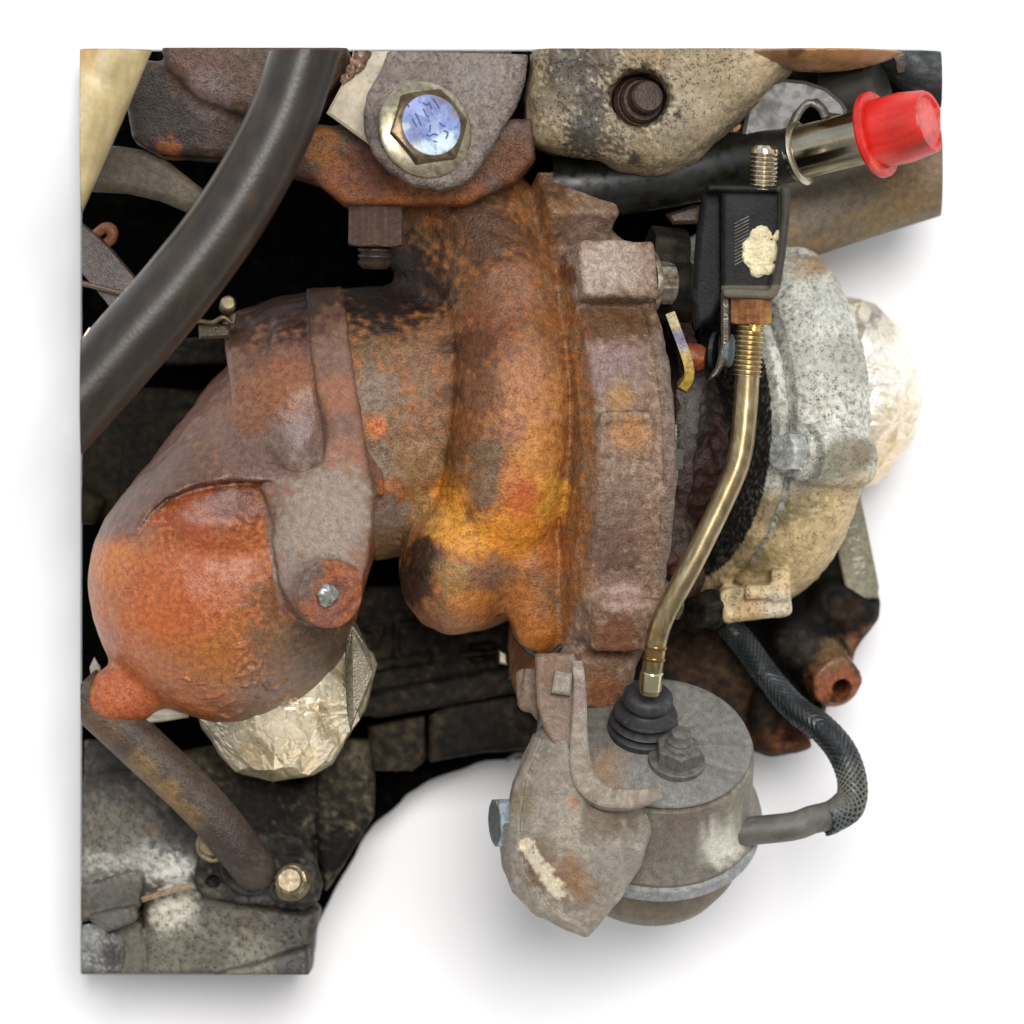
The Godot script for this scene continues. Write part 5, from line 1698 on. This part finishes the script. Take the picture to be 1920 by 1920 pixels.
# ---------------------------------------------------------------- engine mount, braided hose
func make_mount() -> void:
	var t := thing("mount_casting", "black engine mount casting with a rusty bored lug at the far side", "mount casting", V(1480, 1415, -260), -240)
	var f := Field.new()
	f.cell = 5.5
	f.lo = V(1150, 900, -390)
	f.hi = V(1680, 1440, -90)
	f.add(Slab.new(P([1480, 930, 1565, 925, 1612, 918, 1630, 1010, 1652, 1130, 1641, 1162, 1604, 1222, 1596, 1250, 1560, 1300, 1545, 1330, 1470, 1330, 1320, 1250, 1280, 1180, 1330, 1100]), -370, -250, 16), 0)
	f.add(Slab.new(P([1160, 1090, 1330, 1150, 1420, 1230, 1500, 1310, 1545, 1330, 1541, 1368, 1512, 1392, 1494, 1412, 1440, 1419, 1388, 1402, 1330, 1350, 1270, 1320, 1170, 1300]), -350, -215, 24), 1, 20)
	f.add(Cone.new(V(1500, 1200, -250), V(1560, 1280, -200), 60, 44), 0, 30)
	f.add(Rod.new(V(1528, 1236, -260), V(1568, 1280, -160), 49, 5), 2, 8)
	f.add(Rod.new(V(1555, 1270, -240), V(1582, 1298, -135), 19, 2), 0, 2, 1)
	f.add(Cone.new(V(1560, 1130, -245), V(1610, 1150, -240), 40, 34), 0, 26)
	f.add(Ell.new(V(1575, 1120, -205), V(26, 34, 24)), 0, 14, 1)
	f.add(Ell.new(V(1430, 1340, -205), V(26, 50, 26)), 1, 18)
	f.add(Ell.new(V(1470, 1395, -215), V(50, 18, 30)), 1, 12)
	f.amp = 3.5
	f.per = 60.0
	field(["web", "arm", "lug"], f, [mats.oily, mats.oily, mats.rust_smooth], t, mottle(col("#171513", 0.7), col("#11100d", 0.7), col("#231d17", 0.75), 70, 20, [
		[1565, 1275, 56, col("#9a5c3c", 0.93), 0.95], [1540, 1230, 40, col("#6b6050", 0.85), 0.5], [1630, 1190, 30, col("#7a543c", 0.9), 0.8], [1610, 1210, 30, col("#8a6244", 0.9), 0.8], [1590, 1150, 36, col("#4a3a2e", 0.85), 0.7], [1290, 1200, 90, col("#4a3526", 0.9), 0.9], [1370, 1290, 80, col("#43301f", 0.9), 0.9], [1330, 1240, 60, col("#4a3626", 0.9), 0.7], [1440, 1380, 60, col("#5a3a26", 0.88), 0.85], [1490, 1390, 50, col("#7a5034", 0.9), 0.8], [1430, 1340, 40, col("#2c2822", 0.85), 0.7], [1560, 1222, 30, col("#8d7452", 0.9), 0.6], [1490, 1210, 40, col("#4c4a46", 0.85), 0.6]], 151))
	# the flat strip with its cast number
	t = thing("cast_strip", "grey-green flat strip with faint raised characters, by the black mount", "strip", V(1610, 1120, -230), -235)
	var sc := mottle(col("#86836c", 0.95), col("#7d7a63", 0.95), col("#8f8c76", 0.95), 50, 14, [[1600, 1070, 30, col("#8c8068", 0.95), 0.6]], 152)
	solid("strip", plate([Vector2(1548, 912), Vector2(1608, 905), Vector2(1628, 1000), Vector2(1648, 1100), Vector2(1646, 1122), Vector2(1602, 1124), Vector2(1588, 1112), Vector2(1576, 1062), Vector2(1556, 960)], -252, -232, 3), mats.cast, t, sc, 30)
	var words := ["N", "H", "4", "2", "I", "J"]
	var along := [1068.0, 1052.0, 1030.0, 1010.0, 988.0, 962.0]
	for i in words.size():
		glyph(t, words[i], V(1598 + (along[i] - 990.0) * 0.2, along[i], -231.5), 20.0, mats.cast, col("#bdbaa6", 1.0))

	t = thing("braided_hose", "grey rubber hose in a black braided sleeve looping below the mount", "hose", V(1620, 1540, -60), -80)
	var pts := [V(1365, 1170, -150), V(1400, 1212, -150), V(1440, 1268, -140), V(1490, 1328, -110), V(1540, 1365, -80), V(1578, 1410, -60), V(1597, 1465, -45), V(1590, 1510, -35), V(1558, 1530, -25), V(1546, 1534, -20)]
	solid("sleeve", tube(pts, [20.0, 21.0, 23.0, 25.0, 26.0, 26.5, 27.0, 27.5, 29.0, 30.0], 36, 10), mats.rubber, t, mottle(col("#17191a", 0.8), col("#101213", 0.8), col("#222425", 0.8), 40, 14, [], 153), 60)
	solid("inner_hose", tube([V(1590, 1500, -40), V(1560, 1524, -25), V(1520, 1534, -10), V(1480, 1546, 10), V(1380, 1556, 14)], 27.0, 32, 8), mats.rubber, t, mottle(col("#6a675f", 0.9), col("#5c5952", 0.9), col("#75726a", 0.9), 40, 14, [], 154), 60)
	# braid: strands wound both ways
	var path := smooth_path(pts, 24)
	var br := PackedVector3Array()
	var n := path.size()
	var side := V(0, 0, 1)
	var rail := []
	var run := [0.0]
	for i in n:
		var tg := (path[mini(i + 1, n - 1)] - path[maxi(i - 1, 0)]).normalized()
		side = (side - tg * side.dot(tg)).normalized()
		rail.append([path[i], side, tg.cross(side)])
		if i > 0:
			run.append(run[-1] + path[i].distance_to(path[i - 1]))
	for w in [-1.0, 1.0]:
		for s in 13:
			var st := []
			for i in range(0, n, 2):
				var ang: float = TAU * s / 13.0 + w * run[i] / 24.0
				var r := 20.5 + 9.0 * float(i) / n
				var bob := 1.2 * cos((run[i] / 24.0 * w + TAU * s / 13.0) * 5.0 * w)
				st.append(rail[i][0] + (rail[i][1] * cos(ang) + rail[i][2] * sin(ang)) * (r + bob))
			br.append_array(tube(st, 1.0, 6, 1, P([-2.5, -1.4, 2.5, -1.4, 2.5, 1.4, -2.5, 1.4])))
	var braid := solid("braid", br, mats.plastic, t, mottle(col("#3a3f42", 0.85), col("#2b2f31", 0.85), col("#5a6264", 0.9), 60, 10, [[1600, 1480, 60, col("#7d7c70", 0.92), 0.8], [1560, 1530, 40, col("#6f7472", 0.92), 0.7], [1400, 1200, 80, col("#2c332f", 0.85), 0.8]], 155), 30, true, "stuff")
	solid("frayed_end", crumple(tube([V(1572, 1512, -22), V(1582, 1530, -20), V(1594, 1526, -24)], [10.0, 13.0, 6.0], 12), 8, 9, 4), mats.card, t, mottle(col("#a58a72", 0.95), col("#8a7868", 0.95), col("#b09a84", 0.95), 12, 6, [], 156), 20)

func glyph(parent: Node, letter: String, at: Vector3, high: float, m: Material, c: Color) -> void:
	var tm := TextMesh.new()
	var ft := SystemFont.new()
	ft.font_names = PackedStringArray(["Droid Sans"])
	tm.font = ft
	tm.text = letter
	tm.font_size = 32
	tm.pixel_size = high / 24.0
	tm.depth = 3.0
	tm.curve_step = 2.0
	var s := tm.get_mesh_arrays()
	var vs: PackedVector3Array = s[Mesh.ARRAY_VERTEX]
	var ix: PackedInt32Array = s[Mesh.ARRAY_INDEX] if s[Mesh.ARRAY_INDEX] != null else PackedInt32Array(range(vs.size()))
	var t := PackedVector3Array()
	for i in ix:
		var v := vs[i]
		# turned so that it reads upwards along the strip
		t.append(at + V(v.y * -1.0, -v.x, v.z).rotated(V(0, 0, 1), -0.2))
	if t.is_empty():
		print("no glyph ", letter)
	else:
		solid("raised_character", t, m, parent, plain(c), 30)


# ---------------------------------------------------------------- behind the hose, on the left
func make_left_corner() -> void:
	var t := thing("side_casting", "dark ribbed casting in the shade under the black hose", "casting", V(300, 960, -200), -180)
	var f := Field.new()
	f.cell = 7.0
	f.lo = V(140, 630, -340)
	f.hi = V(470, 990, -110)
	f.add(Slab.new(P([120, 735, 250, 725, 420, 735, 440, 800, 330, 960, 200, 970, 120, 960]), -320, -180, 20), 0)
	f.add(Slab.new(P([232, 830, 250, 785, 290, 768, 340, 760, 400, 760, 330, 930, 220, 950, 226, 880]), -250, -165, 14), 1, 6)
	f.add(Slab.new(P([270, 640, 460, 628, 460, 676, 430, 682, 295, 684]), -320, -150, 8), 2)
	f.add(Slab.new(P([150, 905, 200, 940, 180, 985, 120, 980]), -220, -140, 14), 0, 14)
	f.amp = 4.0
	field(["block", "panel", "ledge"], f, mats.oily, t, mottle(col("#2a2417", 0.9), col("#221e18", 0.85), col("#343020", 0.9), 60, 20, [[340, 660, 80, col("#3c3632", 0.85), 0.8], [170, 900, 70, col("#2f2812", 0.85), 0.8], [300, 850, 60, col("#211f16", 0.8), 0.7]], 161))
	t = thing("grey_blade", "flat brown-grey bar behind the cream pipe and the black hose", "bar", V(260, 390, 60), 60)
	f = Field.new()
	f.cell = 6.0
	f.lo = V(140, 250, -20)
	f.hi = V(410, 410, 100)
	f.add(Slab.new(P([130, 280, 215, 272, 270, 280, 310, 298, 385, 358, 395, 375, 352, 398, 300, 376, 240, 362, 130, 355]), -10, 60, 18), 0)
	field(["bar"], f, mats.cast, t, mottle(col("#4a4030", 0.88), col("#534838", 0.88), col("#5f5140", 0.88), 60, 16, [[350, 345, 36, col("#6f6250", 0.9), 0.6]], 162))
	t = thing("rusty_hook", "small orange rusty hook against the dark gap", "hook", V(190, 470, -60), -60)
	solid("hook", tube([V(140, 452, -60), V(172, 444, -60), V(196, 428, -58), V(210, 432, -56), V(208, 450, -58), V(186, 462, -60), V(160, 480, -62)], [9.0, 9.0, 10.0, 11.0, 10.0, 8.0, 6.0], 14), mats.rust, t, mottle(col("#8a5a30", 0.92), col("#7a4a2c", 0.92), col("#9a6a3c", 0.92), 20, 8, [], 163))
	t = thing("brown_strap", "dull brown strap above the bright wire braid", "strap", V(200, 560, -30), -30)
	solid("strap", tube([V(120, 440, -40), V(170, 480, -36), V(205, 520, -32), V(235, 556, -30)], 1.0, 8, 6, P([-34, -9, 34, -9, 38, 0, 34, 9, -34, 9])), mats.rust_smooth, t, mottle(col("#3c2c26", 0.85), col("#4c3c34", 0.85), col("#5c4c42", 0.85), 40, 12, [], 164), 30)
	solid("strap_edge", tube([V(150, 530, -10), V(190, 540, -8), V(236, 552, -8)], 5.0, 10), mats.rust_smooth, t, plain(col("#6a5648", 0.85)))
	t = thing("wire_braid", "bright frayed metal braid beside the black hose", "braid", V(170, 650, 40), 40)
	var rng := RandomNumberGenerator.new()
	rng.seed = 5
	for i in 34:
		var s := rng.randf()
		var a := V(lerpf(232, 150, s) + rng.randf_range(-8, 8), lerpf(560, 655, s) + rng.randf_range(-8, 8), 30 + rng.randf_range(-12, 12))
		var d := V(-10, 26, 2).rotated(V(0, 0, 1), rng.randf_range(-0.25, 0.25) + 0.35 * s)
		solid("wire", tube([a - d * 0.6, a + V(rng.randf_range(-2, 2), 0, 3), a + d * 0.6], rng.randf_range(1.8, 3.0), 6, 3), mats.chrome, t, plain(col(["#d8c49a", "#c8a06a", "#e6dcc0"][i % 3], 0.9)), 50)
	t = thing("hose_clamp", "little bright screw clamp in the shade beside the elbow", "clamp", V(410, 640, -40), -40)
	var cl := mottle(col("#5c5040", 0.9), col("#7c705c", 0.9), col("#3c342a", 0.85), 12, 6, [], 165)
	solid("screw", lathe(V(428, 572, -20), V(0.1, -0.2, 0.95), [Vector2(-20, 15), Vector2(10, 15), Vector2(14, 11)], 18), mats.zinc, t, plain(col("#a89a7c", 0.92)), 30)
	solid("housing", prism(P([-30, -13, 30, -13, 30, 13, -30, 13]), V(404, 622, -40), V(1, -0.05, 0), V(0.05, 1, 0), V(0, 0, 1), 34, 5), mats.dull_metal, t, cl, 30)
	solid("band", tube([V(372, 602, -20), V(400, 606, -12), V(420, 596, -10), V(436, 606, -14), V(440, 590, -20)], 5.0, 10), mats.zinc, t, plain(col("#8d8068", 0.92)))
	solid("lug", lathe(V(430, 610, -22), V(0.2, 0.1, 0.95), [Vector2(-10, 12), Vector2(8, 12), Vector2(10, 8)], 12), mats.zinc, t, plain(col("#6d6350", 0.92)), 30)


# ---------------------------------------------------------------- lower left: castings, return pipe, bolts
func make_lower_left() -> void:
	var t := thing("front_casting", "oil-stained grey aluminium casting across the lower corner", "casting", V(350, 1824, -150), -160)
	var f := Field.new()
	f.cell = 6.0
	f.lo = V(140, 1330, -290)
	f.hi = V(720, 1840, -30)
	f.add(Slab.new(P([120, 1470, 200, 1446, 300, 1440, 380, 1480, 400, 1560, 385, 1640, 345, 1660, 270, 1676, 120, 1720]), -330, -150, 30, Vector2(0, 0.22)), 0)
	f.add(Slab.new(P([120, 1390, 300, 1400, 330, 1440, 120, 1470]), -330, -220, 14), 0, 20)
	f.add(Slab.new(P([330, 1415, 420, 1395, 470, 1440, 560, 1470, 600, 1440, 600, 1600, 590, 1720, 400, 1700, 380, 1500]), -340, -200, 24), 1, 10)
	f.add(Slab.new(P([592, 1400, 640, 1385, 690, 1390, 702, 1480, 700, 1530, 672, 1575, 640, 1630, 606, 1680, 590, 1560]), -330, -190, 16), 2)
	f.add(Slab.new(P([268, 1672, 365, 1650, 480, 1690, 600, 1705, 590, 1760, 580, 1850, 262, 1850]), -330, -140, 22), 3, 8)
	f.add(Slab.new(P([120, 1668, 260, 1630, 270, 1640, 268, 1700, 120, 1738]), -300, -112, 6), 4)
	f.add(Slab.new(P([170, 1712, 258, 1692, 264, 1718, 255, 1728, 188, 1752]), -280, -92, 6), 4)
	f.add(Slab.new(P([180, 1746, 268, 1724, 276, 1850, 170, 1850]), -300, -140, 8), 5)
	f.add(Cone.new(V(255, 1850, -120), V(440, 1850, -120), 20, 20), 3, 10)
	f.add(Slab.new(P([360, 1830, 470, 1808, 580, 1770, 580, 1850, 320, 1850]), -300, -100, 10), 6, 4)
	f.amp = 3.5
	f.per = 70.0
	field(["slope", "dark_recess", "boss_panel", "lower_face", "plate", "corner_plate", "rough_rib"], f, [mats.pitted, mats.oily, mats.oily, mats.pitted, mats.cast, mats.cast, mats.pitted], t, mottle(col("#5b5549", 0.9), col("#4c463b", 0.9), col("#6a6356", 0.92), 70, 16, [
		[325, 1622, 56, col("#cfcdc8", 1.05), 0.9], [270, 1600, 50, col("#a9a69e", 1.0), 0.75], [200, 1640, 50, col("#b2afa6", 1.0), 0.8], [210, 1500, 80, col("#5c5140", 0.9), 0.7], [330, 1550, 56, col("#22201c", 0.8), 0.9], [250, 1560, 40, col("#4c463c", 0.88), 0.6], [290, 1555, 16, col("#7a5436", 0.9), 0.5],
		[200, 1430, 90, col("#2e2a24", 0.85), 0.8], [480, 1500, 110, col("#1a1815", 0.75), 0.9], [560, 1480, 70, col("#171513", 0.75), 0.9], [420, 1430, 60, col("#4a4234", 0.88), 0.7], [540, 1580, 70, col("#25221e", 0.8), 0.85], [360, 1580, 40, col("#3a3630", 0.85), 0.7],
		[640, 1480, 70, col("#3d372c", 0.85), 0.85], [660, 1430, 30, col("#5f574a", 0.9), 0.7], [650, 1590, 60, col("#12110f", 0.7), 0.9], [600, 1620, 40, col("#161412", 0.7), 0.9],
		[325, 1712, 52, col("#d0cabc", 1.05), 0.9], [400, 1770, 80, col("#6b6456", 0.92), 0.7], [470, 1740, 60, col("#5a5040", 0.9), 0.7], [550, 1740, 50, col("#32291e", 0.85), 0.8], [320, 1790, 60, col("#6f6858", 0.92), 0.6],
		[205, 1680, 60, col("#46413a", 0.9), 0.9], [215, 1730, 40, col("#5b5854", 0.92), 0.9], [230, 1790, 50, col("#6a6456", 0.92), 0.8], [480, 1815, 70, col("#8a8474", 0.95), 0.7], [550, 1810, 46, col("#44423e", 0.88), 0.9]], 171, 0.9))
	t = thing("gasket_edge", "thin brown gasket edge between the grey castings", "gasket", V(310, 1690, -120), -120)
	solid("gasket", tube([V(268, 1686, -110), V(310, 1672, -108), V(358, 1660, -112)], 1.0, 8, 4, P([-5, -14, 5, -14, 5, 14, -5, 14])), mats.rust_smooth, t, plain(col("#8a7048", 0.92)), 30)
	t = thing("corner_nut", "lumpy grey cast nut in the bottom corner", "nut", V(185, 1820, -60), -70)
	f = Field.new()
	f.cell = 4.0
	f.lo = V(140, 1720, -170)
	f.hi = V(270, 1840, -20)
	f.add(Ell.new(V(172, 1768, -100), V(32, 34, 40)), 0)
	f.add(Ell.new(V(188, 1792, -96), V(26, 34, 36)), 0, 10)
	f.add(Ell.new(V(158, 1795, -110), V(24, 36, 40)), 0, 12)
	f.add(Ell.new(V(205, 1790, -126), V(26, 40, 34)), 1, 4)
	f.add(Ell.new(V(168, 1832, -110), V(24, 16, 26)), 0, 6)
	f.amp = 6.0
	f.per = 16.0
	field(["nut", "side_lump"], f, mats.cast, t, mottle(col("#8b8b8a", 0.95), col("#6a6a68", 0.92), col("#a3a39f", 0.97), 24, 10, [[210, 1795, 26, col("#4a4945", 0.9), 0.9]], 172))
	t = thing("return_pipe", "brown stained oil return pipe slanting down to its flange", "pipe", V(470, 1640, -20), -10)
	solid("pipe", tube([V(150, 1290, 0), V(215, 1350, 5), V(280, 1412, 8), V(352, 1480, 6), V(408, 1540, 0), V(448, 1592, -14), V(470, 1625, -50), V(478, 1640, -110)], [48.0, 47.0, 46.0, 45.0, 44.0, 43.0, 42.0, 41.0], 40), mats.rust, t, mottle(col("#50443a", 0.9), col("#453b32", 0.88), col("#5e5040", 0.9), 60, 14, [[270, 1440, 40, col("#8a734a", 0.95), 0.7], [310, 1490, 36, col("#8f7444", 0.95), 0.8], [350, 1530, 34, col("#866d42", 0.95), 0.7], [290, 1400, 30, col("#5a4a3a", 0.9), 0.6], [440, 1590, 60, col("#3a3028", 0.85), 0.8], [200, 1350, 50, col("#6a5038", 0.92), 0.7]], 174), 60)
	var gz := mottle(col("#4c4a46", 0.9), col("#3e3c39", 0.88), col("#5e5d5a", 0.92), 40, 12, [[480, 1690, 30, col("#62656a", 0.92), 0.7], [560, 1700, 40, col("#36363a", 0.85), 0.6], [400, 1660, 30, col("#66645e", 0.92), 0.6], [540, 1600, 40, col("#2a2724", 0.82), 0.8]], 175)
	f = Field.new()
	f.cell = 4.5
	f.lo = V(350, 1540, -160)
	f.hi = V(620, 1730, -60)
	f.add(Slab.new(P([378, 1575, 400, 1565, 430, 1580, 520, 1560, 560, 1568, 592, 1610, 604, 1660, 596, 1690, 566, 1708, 520, 1700, 450, 1695, 386, 1684, 364, 1660, 366, 1630]), -145, -92, 9), 0)
	f.add(Rod.new(V(398, 1652, -140), V(398, 1652, -40), 13, 2), 0, 2, 1)
	f.add(Rod.new(V(545, 1652, -140), V(548, 1650, -84), 48, 5), 0, 8)
	f.add(Rod.new(V(470, 1625, -140), V(472, 1618, -78), 60, 8), 0, 10)
	f.amp = 4.0
	f.per = 30.0
	t = thing("pipe_flange", "dark oily two-bolt flange at the foot of the brown return pipe", "flange", V(480, 1700, -90), -90)
	field(["flange"], f, mats.oily, t, gz)
	var yb := mottle(col("#a89a80", 0.8), col("#8a7c64", 0.8), col("#c2b69a", 0.85), 20, 8, [], 176)
	t = thing("flange_bolt", "brassy flange bolt, fully visible, on the oily two-bolt flange", "bolt", V(544, 1652, -70), -70)
	var ax := V(-0.1, -0.16, 0.98).normalized()
	solid("flange", lathe(V(546, 1654, -88), ax, [Vector2(0, 38), Vector2(5, 38), Vector2(10, 33), Vector2(13, 29)], 40), mats.zinc, t, yb, 30)
	solid("hex_head", hexagon(V(546, 1654, -80), ax, 26, 30, 0.2, 3.0), mats.zinc, t, yb, 25)
	t = thing("hidden_flange_bolt", "tarnished bolt half hidden behind the brown return pipe", "bolt", V(402, 1592, -60), -70)
	solid("washer", lathe(V(400, 1586, -95), ax, [Vector2(0, 34), Vector2(6, 34), Vector2(8, 30)], 36), mats.zinc, t, plain(col("#8a8066", 0.92)), 30)
	solid("hex_head", hexagon(V(400, 1584, -88), ax, 25, 26, 0.5), mats.zinc, t, plain(col("#7d7258", 0.92)), 25)
